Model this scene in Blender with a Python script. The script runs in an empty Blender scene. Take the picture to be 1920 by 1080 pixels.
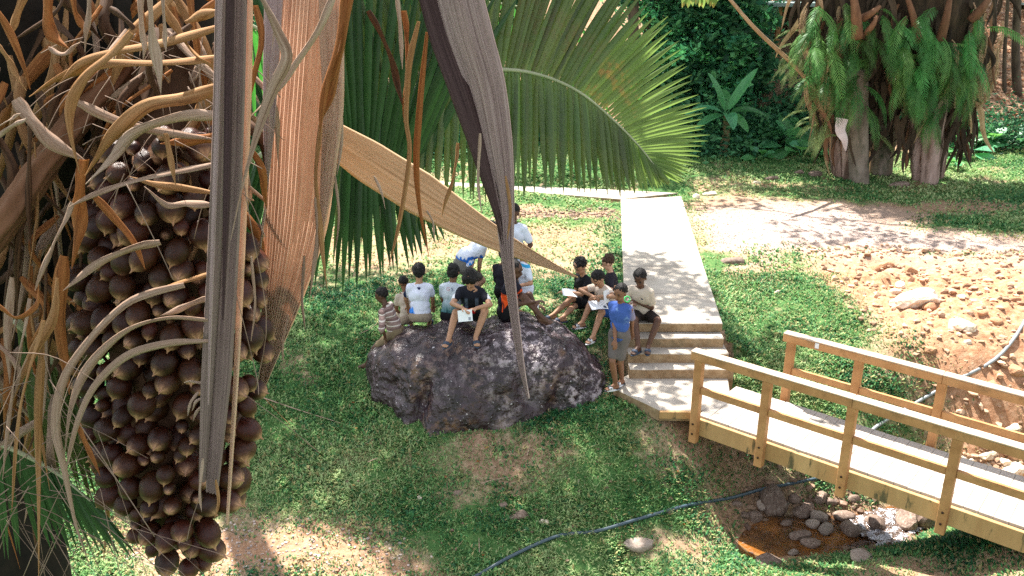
import bpy, math, random
import numpy as np
from mathutils import Vector, Matrix, noise as mnoise
sc = bpy.context.scene
col = sc.collection
R = math.radians

# ------------------------------------------------------------------ camera
CAM = Vector((0.0, 0.0, 5.2)); FOC = 1600.0; PITCH = R(19.8)
cam_d = bpy.data.cameras.new('camera'); cam = bpy.data.objects.new('camera', cam_d); col.objects.link(cam)
cam.location = CAM; cam.rotation_euler = (R(90) - PITCH, 0, 0)
cam_d.sensor_width = 36.0; cam_d.lens = 30.0; cam_d.clip_start = 0.05; cam_d.clip_end = 400
sc.camera = cam
# ------------------------------------------------------------------ light
SUN_DIR = Vector((-0.47, 0.88, 0)).normalized() * math.cos(R(60)); SUN_DIR.z = math.sin(R(60))   # towards the sun
world = bpy.data.worlds.new('World'); sc.world = world; world.use_nodes = True
wn = world.node_tree.nodes; wl = world.node_tree.links
sky = wn.new('ShaderNodeTexSky'); sky.sky_type = 'NISHITA'; sky.sun_disc = False
sky.sun_elevation = R(60); sky.sun_rotation = math.atan2(SUN_DIR.x, SUN_DIR.y)
wn['Background'].inputs['Strength'].default_value = 0.11
hz = wn.new('ShaderNodeHueSaturation'); hz.inputs['Saturation'].default_value = .3      # bright hazy tropical sky
wl.new(sky.outputs['Color'], hz.inputs['Color']); wl.new(hz.outputs['Color'], wn['Background'].inputs['Color'])
sun_d = bpy.data.lights.new('sun', 'SUN'); sun_d.energy = 5.0; sun_d.angle = R(0.5); sun_d.color = (1.0, 0.95, 0.87)
sun = bpy.data.objects.new('sun', sun_d); col.objects.link(sun); sun.location = (-10, 20, 30)
sun.rotation_euler = SUN_DIR.to_track_quat('Z', 'Y').to_euler()
sc.view_settings.view_transform = 'Standard'; sc.view_settings.look = 'None'
sc.view_settings.exposure = 1.88; sc.view_settings.gamma = 1.0; sc.view_settings.use_curve_mapping = False
sc.cycles.use_denoising = False
sc.cycles.max_bounces = 8; sc.cycles.transparent_max_bounces = 8

random.seed(7); rng = np.random.default_rng(7)

# ------------------------------------------------------------------ helpers
sp, cp = math.sin(PITCH), math.cos(PITCH)
def ray(px, py):
    a = (py - 540) / FOC
    return Vector(((px - 960) / FOC, cp - a * sp, -(sp + a * cp)))
def onz(px, py, z):
    d = ray(px, py); t = (z - CAM.z) / d.z
    return CAM + d * t
def atY(px, py, Y):
    d = ray(px, py); return CAM + d * (Y / d.y)

def tag(o, label=None, cat=None, group=None, kind=None):
    if label: o['label'] = label
    if cat: o['category'] = cat
    if group: o['group'] = group
    if kind: o['kind'] = kind
    return o
WL = {}
def wloc(o): return WL.get(o.name, Vector((0, 0, 0)))
def empty(name, loc, label=None, cat=None, group=None):
    o = bpy.data.objects.new(name, None); col.objects.link(o); o.location = loc; o.empty_display_size = .1
    WL[o.name] = Vector(loc); return tag(o, label, cat, group)
def build(name, V, F, mat, parent=None, smooth=True, loc=None, fmat=None, attrs=None):
    """one mesh object from world coordinates; V (n,3), F list/array of faces"""
    V = np.asarray(V, dtype=np.float32).reshape(-1, 3)
    if loc is None:
        loc = Vector([float(c) for c in (V.min(0) + V.max(0)) / 2]) if len(V) else Vector((0, 0, 0))
    else: loc = Vector(loc)
    me = bpy.data.meshes.new(name)
    L = V - np.array(loc, dtype=np.float32)
    if isinstance(F, np.ndarray):
        k = F.shape[1]; n = F.shape[0]
        me.vertices.add(len(L)); me.vertices.foreach_set('co', L.ravel())
        me.loops.add(n * k); me.loops.foreach_set('vertex_index', F.ravel().astype(np.int32))
        me.polygons.add(n); me.polygons.foreach_set('loop_start', np.arange(0, n * k, k, dtype=np.int32))
        me.polygons.foreach_set('loop_total', np.full(n, k, dtype=np.int32))
        me.update(calc_edges=True)
    else:
        me.from_pydata([tuple(v) for v in L.tolist()], [], F); me.update()
    mats = mat if isinstance(mat, (list, tuple)) else [mat]
    for m in mats: me.materials.append(m)
    if fmat is not None: me.polygons.foreach_set('material_index', np.asarray(fmat, dtype=np.int32))
    if attrs:
        for an, av in attrs.items():
            av = np.asarray(av, dtype=np.float32)
            if av.ndim == 1: av = np.stack([av, av, av, np.ones_like(av)], 1)
            elif av.shape[1] == 3: av = np.concatenate([av, np.ones((len(av), 1), np.float32)], 1)
            at = me.color_attributes.new(an, 'FLOAT_COLOR', 'POINT'); at.data.foreach_set('color', av.astype(np.float32).ravel())
    me.polygons.foreach_set('use_smooth', np.full(len(me.polygons), smooth))
    o = bpy.data.objects.new(name, me); col.objects.link(o)
    WL[o.name] = loc
    if parent is not None:
        o.parent = parent; o.location = loc - wloc(parent)
    else: o.location = loc
    return o
def inst(src, loc, rot=None, scale=None, parent=None, name=None):
    o = src.copy(); col.objects.link(o)
    WL[o.name] = Vector(loc)
    o.parent = parent; o.location = Vector(loc) - (wloc(parent) if parent else Vector((0, 0, 0)))
    if rot is not None: o.rotation_euler = rot
    if scale is not None: o.scale = scale
    return o
class MB:
    def __init__(s): s.V = []; s.F = []; s.M = []; s.A = []
    def add(s, V, F, m=0, a=None):
        b = len(s.V); s.V += [tuple(v) for v in V]; s.F += [tuple(i + b for i in f) for f in F]; s.M += [m] * len(F)
        s.A += [a if a is not None else (1, 1, 1)] * len(V)
    def box(s, c, size, ax=None, m=0):
        X, Y, Z = ax or (Vector((1, 0, 0)), Vector((0, 1, 0)), Vector((0, 0, 1)))
        h = [k / 2 for k in size]; c = Vector(c)
        V = [c + X * (sx * h[0]) + Y * (sy * h[1]) + Z * (sz * h[2]) for sx in (-1, 1) for sy in (-1, 1) for sz in (-1, 1)]
        s.add(V, [(0, 1, 3, 2), (4, 6, 7, 5), (0, 4, 5, 1), (2, 3, 7, 6), (0, 2, 6, 4), (1, 5, 7, 3)], m)
    def obj(s, name, mat, parent=None, smooth=True, attr=None, **k):
        return build(name, s.V, s.F, mat, parent, smooth, fmat=s.M if isinstance(mat, (list, tuple)) else None,
                     attrs={attr: np.array(s.A, dtype=np.float32)} if attr else None, **k)
def bbox_mesh(c, size, ax, bev=.006):
    """bevelled box as verts/faces: three nested slabs chamfer all edges"""
    X, Y, Z = ax; c = Vector(c); hx, hy, hz = [k / 2 for k in size]
    V = []; F = []
    rings = [(-hz, bev), (-hz + bev, 0), (hz - bev, 0), (hz, bev)]
    for z, i in rings:
        x, y = hx - i, hy - i; b = bev
        for (u, v) in ((-x + b, -y), (x - b, -y), (x, -y + b), (x, y - b), (x - b, y), (-x + b, y), (-x, y - b), (-x, -y + b)):
            V.append(c + X * u + Y * v + Z * z)
    for r in range(3):
        for k in range(8):
            F.append((r * 8 + k, r * 8 + (k + 1) % 8, r * 8 + 8 + (k + 1) % 8, r * 8 + 8 + k))
    F.append(tuple(reversed(range(8)))); F.append(tuple(range(24, 32)))
    return V, F

def catmull(P, n):
    """smooth curve through points, n samples"""
    P = [Vector(p) for p in P]
    if len(P) == 2: return [P[0].lerp(P[1], i / (n - 1)) for i in range(n)]
    Q = [P[0] * 2 - P[1]] + P + [P[-1] * 2 - P[-2]]
    m = len(P) - 1; out = []
    for i in range(n):
        t = i / (n - 1) * m; k = min(int(t), m - 1); u = t - k
        a, b, c, d = Q[k:k + 4]
        out.append(0.5 * ((2 * b) + (c - a) * u + (2 * a - 5 * b + 4 * c - d) * u * u + (3 * b - a - 3 * c + d) * u ** 3))
    return out
def ribbon(pts, width, nrm, fold=0.25, twist=None, seg=None, cross=2, ripple=0.0, thick=0.0, rs=0):
    """leaf-like strip along pts. width(t)->m, nrm = facing hint, cross = spans across, ripple = ridge depth"""
    V = []; F = []; n = len(pts)
    for i, p in enumerate(pts):
        t = i / (n - 1)
        tan = (pts[min(i + 1, n - 1)] - pts[max(i - 1, 0)]).normalized()
        N = nrm(t, p) if callable(nrm) else Vector(nrm)
        S = tan.cross(N)
        if S.length < 1e-5: S = tan.cross(Vector((0.3, 0.2, 1)))
        S.normalize(); N = S.cross(tan).normalized()
        if twist:
            a = twist(t); S, N = S * math.cos(a) + N * math.sin(a), N * math.cos(a) - S * math.sin(a)
        w = width(t)
        for j in range(cross + 1):
            u = j / cross * 2 - 1
            h = -abs(u) * fold * w * .5
            if ripple: h += (ripple if (j % 2) else -ripple) * min(1, w / (ripple * 12 + 1e-9)) + math.sin(j * 12.9 + rs) * ripple * .5
            V.append(p + S * (u * w * .5) + N * h)
    c1 = cross + 1
    for i in range(n - 1):
        for j in range(cross):
            a = i * c1 + j; F.append((a, a + 1, a + c1 + 1, a + c1))
    if thick:
        m = len(V); nv = []
        for i in range(n):
            tan = (pts[min(i + 1, n - 1)] - pts[max(i - 1, 0)]).normalized()
            S = (V[i * c1 + cross] - V[i * c1])
            S = S.normalized() if S.length > 1e-7 else Vector((1, 0, 0))
            N = S.cross(tan).normalized()
            for j in range(c1): nv.append(V[i * c1 + j] - N * thick)
        V += nv
        F += [tuple(reversed([k + m for k in f])) for f in F]
        for i in range(n - 1):
            a = i * c1; F.append((a, a + c1, a + c1 + m, a + m))
            a = i * c1 + cross; F.append((a, a + m, a + c1 + m, a + c1))
    return V, F
def tube(pts, rad, k=8, cap=True):
    V = []; F = []; n = len(pts); ref = None
    for i, p in enumerate(pts):
        tan = (pts[min(i + 1, n - 1)] - pts[max(i - 1, 0)]).normalized()
        if ref is None: ref = Vector((0, 0, 1)) if abs(tan.z) < .9 else Vector((1, 0, 0))
        S = tan.cross(ref).normalized(); N = S.cross(tan).normalized(); ref = N
        r = rad(i / (n - 1)) if callable(rad) else rad
        for j in range(k):
            a = 2 * math.pi * j / k; rr = r(a) if callable(r) else r
            V.append(p + (S * math.cos(a) + N * math.sin(a)) * rr)
    for i in range(n - 1):
        for j in range(k):
            a = i * k + j; b = i * k + (j + 1) % k; F.append((a, b, b + k, a + k))
    if cap: F.append(tuple(reversed(range(k)))); F.append(tuple(range((n - 1) * k, n * k)))
    return V, F
def fbm(p, o=4):
    return mnoise.fractal(Vector(p), 1.0, 2.0, o)
def vnoise(x, y, scale, seed=0, octs=3):
    """vectorised 2-D value noise, 0..1"""
    out = np.zeros_like(x, dtype=np.float64); amp = 1; tot = 0; f = 1 / scale
    for o in range(octs):
        X = x * f + seed * 17.13 + o * 5.7; Y = y * f - seed * 9.31 + o * 3.3
        xi = np.floor(X).astype(np.int64); yi = np.floor(Y).astype(np.int64); fx = X - xi; fy = Y - yi
        fx = fx * fx * (3 - 2 * fx); fy = fy * fy * (3 - 2 * fy)
        def h(a, b):
            n = (a * 374761393 + b * 668265263 + seed * 974711) & 0x7fffffff
            n = ((n ^ (n >> 13)) * 1274126177) & 0x7fffffff
            return (n % 100003) / 100003.0
        out += amp * ((h(xi, yi) * (1 - fx) + h(xi + 1, yi) * fx) * (1 - fy) + (h(xi, yi + 1) * (1 - fx) + h(xi + 1, yi + 1) * fx) * fy)
        tot += amp; amp *= .5; f *= 2
    return out / tot
def polyin(P, x, y, soft=.2):
    """soft membership of points in a world polygon: 1 inside, 0 outside, ramp of width soft"""
    P = np.array(P); n = len(P); inside = np.zeros(x.shape, bool); dist = np.full(x.shape, 1e9)
    for i in range(n):
        x1, y1 = P[i]; x2, y2 = P[(i + 1) % n]
        c = ((y1 > y) != (y2 > y)) & (x < (x2 - x1) * (y - y1) / (y2 - y1 + 1e-12) + x1); inside ^= c
        dx, dy = x2 - x1, y2 - y1; t = np.clip(((x - x1) * dx + (y - y1) * dy) / (dx * dx + dy * dy + 1e-12), 0, 1)
        dist = np.minimum(dist, np.hypot(x - x1 - t * dx, y - y1 - t * dy))
    s = np.where(inside, dist, -dist)
    return np.clip(s / soft * .5 + .5, 0, 1)

# ------------------------------------------------------------------ materials
def mat(name, c1, c2=None, scale=8, rough=.8, bump=.3, bscale=None, detail=6, stretch=(1, 1, 1), spec=.3, transl=0.0,
        tcol=None, rnd=0.0, c3=None, c3scale=2, c3at=(.5, .62), coat=0, metal=0, coord='Object', attr=None, hue=0.0, bdist=.02, build_extra=None):
    m = bpy.data.materials.new(name); m.use_nodes = True; nt = m.node_tree; N = nt.nodes; L = nt.links
    bs = N['Principled BSDF']; out = N['Material Output']
    tc = N.new('ShaderNodeTexCoord'); mp = N.new('ShaderNodeMapping'); mp.inputs['Scale'].default_value = stretch
    if coord == 'World':
        g = N.new('ShaderNodeNewGeometry'); L.new(g.outputs['Position'], mp.inputs['Vector'])
    else: L.new(tc.outputs[coord], mp.inputs['Vector'])
    nz = N.new('ShaderNodeTexNoise'); nz.inputs['Scale'].default_value = scale; nz.inputs['Detail'].default_value = detail
    nz.inputs['Roughness'].default_value = .62
    L.new(mp.outputs[0], nz.inputs['Vector'])
    rmp = N.new('ShaderNodeValToRGB'); rmp.color_ramp.elements[0].position = .35; rmp.color_ramp.elements[1].position = .65
    rmp.color_ramp.elements[0].color = (*c1, 1); rmp.color_ramp.elements[1].color = (*(c2 or c1), 1)
    L.new(nz.outputs['Fac'], rmp.inputs['Fac']); c = rmp.outputs['Color']
    if c3:
        n3 = N.new('ShaderNodeTexNoise'); n3.inputs['Scale'].default_value = c3scale; n3.inputs['Detail'].default_value = 8; n3.inputs['Roughness'].default_value = .65
        L.new(mp.outputs[0], n3.inputs['Vector'])
        mr = N.new('ShaderNodeMapRange'); mr.inputs['From Min'].default_value = c3at[0]; mr.inputs['From Max'].default_value = c3at[1]
        L.new(n3.outputs['Fac'], mr.inputs['Value'])
        mx = N.new('ShaderNodeMixRGB'); mx.inputs['Color2'].default_value = (*c3, 1)
        L.new(mr.outputs[0], mx.inputs['Fac']); L.new(c, mx.inputs['Color1']); c = mx.outputs[0]
    if attr:
        at = N.new('ShaderNodeVertexColor'); at.layer_name = attr
        mx = N.new('ShaderNodeMixRGB'); mx.blend_type = 'MULTIPLY'; mx.inputs['Fac'].default_value = 1
        L.new(c, mx.inputs['Color1']); L.new(at.outputs['Color'], mx.inputs['Color2']); c = mx.outputs[0]
    if rnd or hue:
        oi = N.new('ShaderNodeObjectInfo'); hs = N.new('ShaderNodeHueSaturation')
        a = N.new('ShaderNodeMapRange'); a.inputs['To Min'].default_value = 1 - rnd; a.inputs['To Max'].default_value = 1 + rnd
        L.new(oi.outputs['Random'], a.inputs['Value']); L.new(a.outputs[0], hs.inputs['Value'])
        if hue:
            b = N.new('ShaderNodeMath'); b.operation = 'MULTIPLY'; b.inputs[1].default_value = 7.31
            f = N.new('ShaderNodeMath'); f.operation = 'FRACT'
            h = N.new('ShaderNodeMapRange'); h.inputs['To Min'].default_value = .5 - hue; h.inputs['To Max'].default_value = .5 + hue
            L.new(oi.outputs['Random'], b.inputs[0]); L.new(b.outputs[0], f.inputs[0]); L.new(f.outputs[0], h.inputs['Value']); L.new(h.outputs[0], hs.inputs['Hue'])
        L.new(c, hs.inputs['Color']); c = hs.outputs[0]
    if build_extra: c = build_extra(nt, c, mp) or c
    L.new(c, bs.inputs['Base Color'])
    bs.inputs['Roughness'].default_value = rough; bs.inputs['Specular IOR Level'].default_value = spec; bs.inputs['Metallic'].default_value = metal
    if coat: bs.inputs['Coat Weight'].default_value = coat
    if bump:
        bn = N.new('ShaderNodeTexNoise'); bn.inputs['Scale'].default_value = bscale or scale * 3; bn.inputs['Detail'].default_value = 5
        L.new(mp.outputs[0], bn.inputs['Vector'])
        bp = N.new('ShaderNodeBump'); bp.inputs['Strength'].default_value = bump; bp.inputs['Distance'].default_value = bdist
        L.new(bn.outputs['Fac'], bp.inputs['Height']); L.new(bp.outputs[0], bs.inputs['Normal'])
    if transl:
        tr = N.new('ShaderNodeBsdfTranslucent'); ms = N.new('ShaderNodeMixShader'); ms.inputs['Fac'].default_value = transl
        if tcol: 
            mm = N.new('ShaderNodeMixRGB'); mm.inputs['Fac'].default_value = .6; mm.inputs['Color2'].default_value = (*tcol, 1)
            L.new(c, mm.inputs['Color1']); L.new(mm.outputs[0], tr.inputs['Color'])
        else: L.new(c, tr.inputs['Color'])
        L.new(bs.outputs[0], ms.inputs[1]); L.new(tr.outputs[0], ms.inputs[2]); L.new(ms.outputs[0], out.inputs['Surface'])
    return m
# ------------------------------------------------------------------ terrain
CP = [(960,355,.72),(1230,362,.64),(1600,345,.72),(1900,300,1.0),(1350,330,.8),(1000,330,.85),(1450,345,.74),
 (1000,420,.5),(720,480,.42),(600,560,.25),(1100,480,.52),(1330,480,.5),(1500,470,.55),(1750,430,.62),(1900,480,.65),
 (1900,600,.42),(1700,560,.36),(1500,560,.3),(1400,600,.16),(1400,700,-.08),(1600,640,.1),(1800,700,.0),(1650,760,-.38),(1850,800,-.6),
 (1890,860,-.98),(1750,850,-1.05),(1100,560,.42),(1140,640,.25),
 (500,680,.0),(520,800,-.45),(660,700,-.1),(1060,580,.4),(1110,650,.2),(1150,720,-.04),(1190,765,-.12),(1250,800,-.22),(900,830,-.42),(1100,820,-.38),
 (700,880,-.6),(900,940,-.78),(1100,920,-.72),(1300,850,-.5),(1350,930,-.95),(1420,900,-1.05),(1100,1050,-1.15),(800,1060,-1.08),(500,980,-.9),
 (450,1070,-1.0),(200,1050,-1.05),(300,700,-.1),(300,500,.4),(1400,1010,-1.38),(1500,985,-1.42),(1600,1000,-1.45),(1720,985,-1.42),(1470,1030,-1.37),(1330,1065,-1.18),(1250,1070,-1.14),
 (1560,1062,-1.12),(1700,1050,-.9),(1900,1015,-.38),(1500,930,-1.15),(1600,930,-1.2),(1180,1075,-1.28),(1800,1075,-.78),(1920,960,-.6),(2100,900,-.2),(2000,600,.45)]
cw = [onz(*c) for c in CP]
cx = np.array([p.x for p in cw] + [-12, -12, 12, 14, -3, 4, 9, -14, 0, 16.]); cy = np.array([p.y for p in cw] + [8, 18, 12, 20, 3, 4, 6, 26, 26, 26.])
cz = np.array([p.z for p in cw] + [-.5, .8, .7, 1., -1.2, -1., -.3, 1.2, 1.1, 1.6])
def _phi(r): return r * r * np.log(r + 1e-9)
_n = len(cx); _A = np.zeros((_n + 3, _n + 3))
_A[:_n, :_n] = _phi(np.hypot(cx[:, None] - cx, cy[:, None] - cy)) + np.eye(_n) * .02
_A[:_n, _n] = 1; _A[:_n, _n + 1] = cx; _A[:_n, _n + 2] = cy; _A[_n:, :_n] = _A[:_n, _n:].T
_w = np.linalg.solve(_A, np.concatenate([cz, [0, 0, 0]]))
def smooth01(t): t = np.clip(t, 0, 1); return t * t * (3 - 2 * t)
def P2(pts, z=0): return [(onz(a, b, z).x, onz(a, b, z).y) for a, b in pts]
PATH_Z = .58
# plan outlines of paved places, the earth is tucked below them
SL = {'path': P2([(1172, 606), (1355, 606)], PATH_Z) + P2([(1278, 366), (1164, 372)], .66)}
zc = .645
c1 = onz(1164, 373, zc); c2 = onz(1045, 364, zc); c3 = onz(955, 356, zc); c4 = onz(800, 350, zc)
d1 = onz(1270, 362, zc); d2 = onz(1090, 353, zc); d3 = onz(1010, 349, zc); d4 = onz(820, 338, zc)
CROSS = [(c1.x, c1.y), (d1.x, d1.y), (d2.x, d2.y), (d3.x, d3.y), (d4.x, d4.y), (c4.x, c4.y), (c3.x, c3.y), (c2.x, c2.y)]
RUBBLE = P2([(1490, 468), (1640, 468), (1800, 488), (1990, 500), (2010, 760), (1900, 745), (1850, 700), (1770, 650), (1690, 615), (1620, 585), (1560, 530)], .45)
GRAVEL = P2([(1290, 395), (1480, 383), (1640, 403), (1740, 432), (1990, 458), (1990, 500), (1720, 478), (1500, 462), (1335, 470)], .6)
STREAM = P2([(1390, 1010), (1480, 965), (1600, 950), (1740, 960), (1700, 1040), (1545, 1050), (1500, 1066), (1440, 1052)], -1.35)
def ground_h(x, y, fine=True):
    x = np.asarray(x, dtype=np.float64); y = np.asarray(y, dtype=np.float64)
    sh = x.shape; xf = np.clip(x.ravel(), -14, 16); yf = np.clip(y.ravel(), 2.5, 26)
    out = np.empty_like(xf)
    for s in range(0, len(xf), 20000):
        a, b = xf[s:s + 20000], yf[s:s + 20000]
        out[s:s + 20000] = _phi(np.hypot(a[:, None] - cx, b[:, None] - cy)) @ _w[:_n] + _w[_n] + _w[_n + 1] * a + _w[_n + 2] * b
    out = np.clip(out, -1.5, 2.2).reshape(sh)
    # far hillside
    foot = 22.6 + .8 * np.sin(x * .4) + np.where(x < 3, 1.5, 0)
    out = out + np.clip(y - foot, 0, 60) * .42 * smooth01((y - foot) / 3)
    # path bed
    e = polyin(SL['path'], x, y, .5)
    out = np.where(y > 11.4, out * (1 - e) + (.55 + np.clip((y - 15) / 4.5, 0, 1) * .07) * e, out)
    cr = polyin(CROSS, x, y, .5); out = out * (1 - cr) + .53 * cr
    if fine:
        rub = polyin(RUBBLE, x, y, .8); st = polyin(STREAM, x, y, .5)
        nx = vnoise(x, y, 1.3, 3, 4) - .5
        out = out + nx * .10 * (1 - np.maximum(e,cr)) + (vnoise(x, y, .35, 5, 3) - .5) * (.05 + .15 * rub) * (1 - e) * (1 - .5 * st) + (vnoise(x, y, .12, 6, 2) - .5) * (.015 + .10 * rub) * (1 - e)
        out = np.where((x > 1.35) & (x < 3.25) & (y > 9.2) & (y < 11.45), np.minimum(out, -.12), out)   # under landing and stairs
        dm = np.clip(1 - np.hypot((x - 1.6) / 2.6, (y - 16.7) / .8), 0, 1)
        out = out + dm * (1 - e) * .16 * vnoise(x, y, .3, 8, 2)
    return out
def gz(x, y): return float(ground_h(np.array([x]), np.array([y]))[0])
def ong(px, py):
    d = ray(px, py); ts = np.linspace(6, 45, 500) / d.y
    X = CAM.x + d.x * ts; Y = CAM.y + d.y * ts; Z = CAM.z + d.z * ts
    h = ground_h(X, Y); k = np.argmax(Z < h)
    if Z[k] >= h[k]: k = len(ts) - 1
    if k > 0:
        a, b = Z[k - 1] - h[k - 1], Z[k] - h[k]; t = ts[k - 1] + (ts[k] - ts[k - 1]) * (a / (a - b + 1e-9))
    else: t = ts[0]
    return CAM + d * t
def PG(pts): return [tuple(ong(a, b)[:2]) for a, b in pts]
DIRT_SUN_POLYS = [  # (outline in photo, softness, strength); some put sunlight on the lawn into its colour
 (PG([(380, 970), (560, 965), (720, 1000), (850, 1090), (300, 1100), (200, 1000)]), .5, 1.0),
 (PG([(880, 870), (1000, 830), (1060, 850), (960, 910), (880, 920)]), .5, .95),
 (PG([(1180, 800), (1350, 800), (1400, 880), (1330, 900), (1200, 850)]), .5, .8),
 (PG([(620, 430), (900, 420), (1150, 410), (1150, 500), (900, 510), (700, 530), (560, 510)]), 1.0, .6),  # sunlight on the back lawn, put in as straw colour
 (PG([(960, 392), (1160, 392), (1160, 412), (960, 410)]), .4, 1.0),
 (PG([(1290, 365), (1900, 385), (1740, 400), (1720, 440), (1320, 480)]), .5, 1.0),
 (PG([(1120, 620), (1170, 630), (1180, 720), (1130, 740), (1090, 670)]), .4, .7),
 (PG([(1380, 880), (1480, 900), (1500, 960), (1400, 1010), (1320, 970), (1340, 920)]), .5, .9),
 (PG([(1200, 1000), (1340, 1010), (1330, 1060), (1180, 1050)]), .3, .8),
 (PG([(1000, 790), (700, 830), (500, 850), (560, 900), (850, 880)]), .6, .4),
 (PG([(1280, 330), (1500, 345), (1760, 350), (1700, 362), (1300, 352)]), .6, .5),
 (PG([(1420, 620), (1560, 560), (1700, 640), (1800, 760), (1700, 800), (1560, 760)]), 1.2, .3),  # sunny right lawn paled the same way
 (PG([(1250, 1045), (1550, 1062), (1700, 1035), (1930, 1010), (1930, 1100), (1250, 1100)]), .4, .55),
 (PG([(1370, 480), (1600, 600), (1720, 720), (1600, 760), (1400, 620)]), .8, .36),  # more of the sunny right lawn, paled towards straw
 (PG([(1290, 350), (1560, 348), (1560, 372), (1300, 370)]), .4, .35),  # sunlit strip of the far lawn, paled in colour
 (PG([(1000, 560), (1140, 560), (1130, 620), (1010, 600)]), .5, .5),
]
def dirt_sun_mask(x, y):
    d = np.zeros(x.shape)
    for P, s, k in DIRT_SUN_POLYS: d = np.maximum(d, polyin(P, x, y, s) * k)
    d = np.maximum(d, polyin(RUBBLE, x, y, .6)); d = np.maximum(d, polyin(GRAVEL, x, y, .6)); d = np.maximum(d, polyin(STREAM, x, y, .4))
    d = np.maximum(d, smooth01((y - 22.3 - .8 * np.sin(x * .4) - np.where(x < 3, 1.5, 0)) / 1.2))
    return d
def soil_attr(x, y):
    d = dirt_sun_mask(x, y); n = vnoise(x, y, .8, 11, 4)
    d = np.clip(d + (n - .5) * 1.1 * (d > .02) + (n > .66) * .4 * (d < .5), 0, 1)
    g = polyin(GRAVEL, x, y, .9); g = np.clip(g + (vnoise(x, y, 1, 12) - .5) * g * (1 - g) * 4, 0, 1)
    o = np.maximum(polyin(RUBBLE, x, y, .6), np.maximum(polyin(STREAM, x, y, .4) * .6, polyin(DIRT_SUN_POLYS[0][0], x, y, .6) * .6))
    o = np.maximum(o, np.clip(polyin(GRAVEL, x, y, 1.5) * .15, 0, 1))
    return np.stack([d, g, o], -1)

def m_ground():
    m = bpy.data.materials.new('lawn_soil'); m.use_nodes = True; nt = m.node_tree; N = nt.nodes; L = nt.links; bs = N['Principled BSDF']
    g = N.new('ShaderNodeNewGeometry'); at = N.new('ShaderNodeVertexColor'); at.layer_name = 'soil'
    sep = N.new('ShaderNodeSeparateColor'); L.new(at.outputs['Color'], sep.inputs[0])
    def nz(s, d=6, r=.6):
        n = N.new('ShaderNodeTexNoise'); n.inputs['Scale'].default_value = s; n.inputs['Detail'].default_value = d; n.inputs['Roughness'].default_value = r
        L.new(g.outputs['Position'], n.inputs['Vector']); return n.outputs['Fac']
    def ramp(f, *st):
        r = N.new('ShaderNodeValToRGB'); e = r.color_ramp.elements
        while len(e) < len(st): e.new(.5)
        for k, (p, c) in enumerate(st): e[k].position = p; e[k].color = (*c, 1)
        L.new(f, r.inputs['Fac']); return r.outputs['Color']
    def mix(f, a, b, t='MIX'):
        x = N.new('ShaderNodeMixRGB'); x.blend_type = t
        if isinstance(f, (int, float)): x.inputs['Fac'].default_value = f
        else: L.new(f, x.inputs['Fac'])
        L.new(a, x.inputs['Color1']); L.new(b, x.inputs['Color2']); return x.outputs[0]
    grass = ramp(nz(9, 8, .75), (.3, (.030, .075, .024)), (.5, (.06, .14, .04)), (.7, (.14, .19, .07)))
    straw = ramp(nz(22, 8, .7), (.35, (.20, .14, .08)), (.65, (.42, .33, .21)))
    dirt = ramp(nz(14, 9, .72), (.3, (.17, .10, .06)), (.5, (.30, .19, .12)), (.72, (.46, .33, .23)))
    orange = ramp(nz(11, 9, .7), (.3, (.25, .11, .055)), (.5, (.39, .205, .115)), (.72, (.54, .35, .23)))
    grav = ramp(nz(30, 6, .8), (.3, (.22, .16, .14)), (.5, (.36, .28, .24)), (.7, (.52, .43, .38)))
    d = mix(sep.outputs['Blue'], dirt, orange); d = mix(sep.outputs['Green'], d, grav)
    def thr(f, n_, a, b, amp=.9):
        s = N.new('ShaderNodeMath'); s.operation = 'MULTIPLY_ADD'; L.new(n_, s.inputs[0]); s.inputs[1].default_value = amp
        s2 = N.new('ShaderNodeMath'); s2.operation = 'SUBTRACT'; L.new(f, s2.inputs[0]); s2.inputs[1].default_value = amp / 2; L.new(s2.outputs[0], s.inputs[2])
        r = N.new('ShaderNodeMapRange'); r.inputs['From Min'].default_value = a; r.inputs['From Max'].default_value = b; L.new(s.outputs[0], r.inputs['Value']); return r.outputs[0]
    base = mix(thr(sep.outputs['Red'], nz(7, 8, .75), .18, .42), grass, straw)
    c = mix(thr(sep.outputs['Red'], nz(5, 8, .75), .42, .6), base, d)
    L.new(c, bs.inputs['Base Color']); bs.inputs['Roughness'].default_value = .95; bs.inputs['Specular IOR Level'].default_value = .12
    b1 = N.new('ShaderNodeBump'); b1.inputs['Strength'].default_value = .8; b1.inputs['Distance'].default_value = .04; L.new(nz(16, 8, .75), b1.inputs['Height'])
    L.new(b1.outputs[0], bs.inputs['Normal']); return m
M = {}
M['ground'] = m_ground()
def terrain():
    xs = np.concatenate([np.arange(-60, -9, 1.5), np.arange(-9, 9.01, .07), np.arange(9.3, 18, .3), np.arange(18.5, 70, 2.)])
    ys = np.concatenate([np.arange(-6, 5.5, .7), np.arange(5.5, 14, .06), np.arange(14, 21, .09), np.arange(21, 30, .25), np.arange(30.5, 90, 2.5)])
    X, Y = np.meshgrid(xs, ys); Z = ground_h(X, Y)
    nx, ny = len(xs), len(ys); V = np.stack([X, Y, Z], -1).reshape(-1, 3)
    i = np.arange(nx * ny).reshape(ny, nx); F = np.stack([i[:-1, :-1], i[:-1, 1:], i[1:, 1:], i[1:, :-1]], -1).reshape(-1, 4)
    o = build('ground', V, F, M['ground'], loc=(0, 0, 0), attrs={'soil': soil_attr(X.ravel(), Y.ravel())}); tag(o, kind='structure')
terrain()

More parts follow.
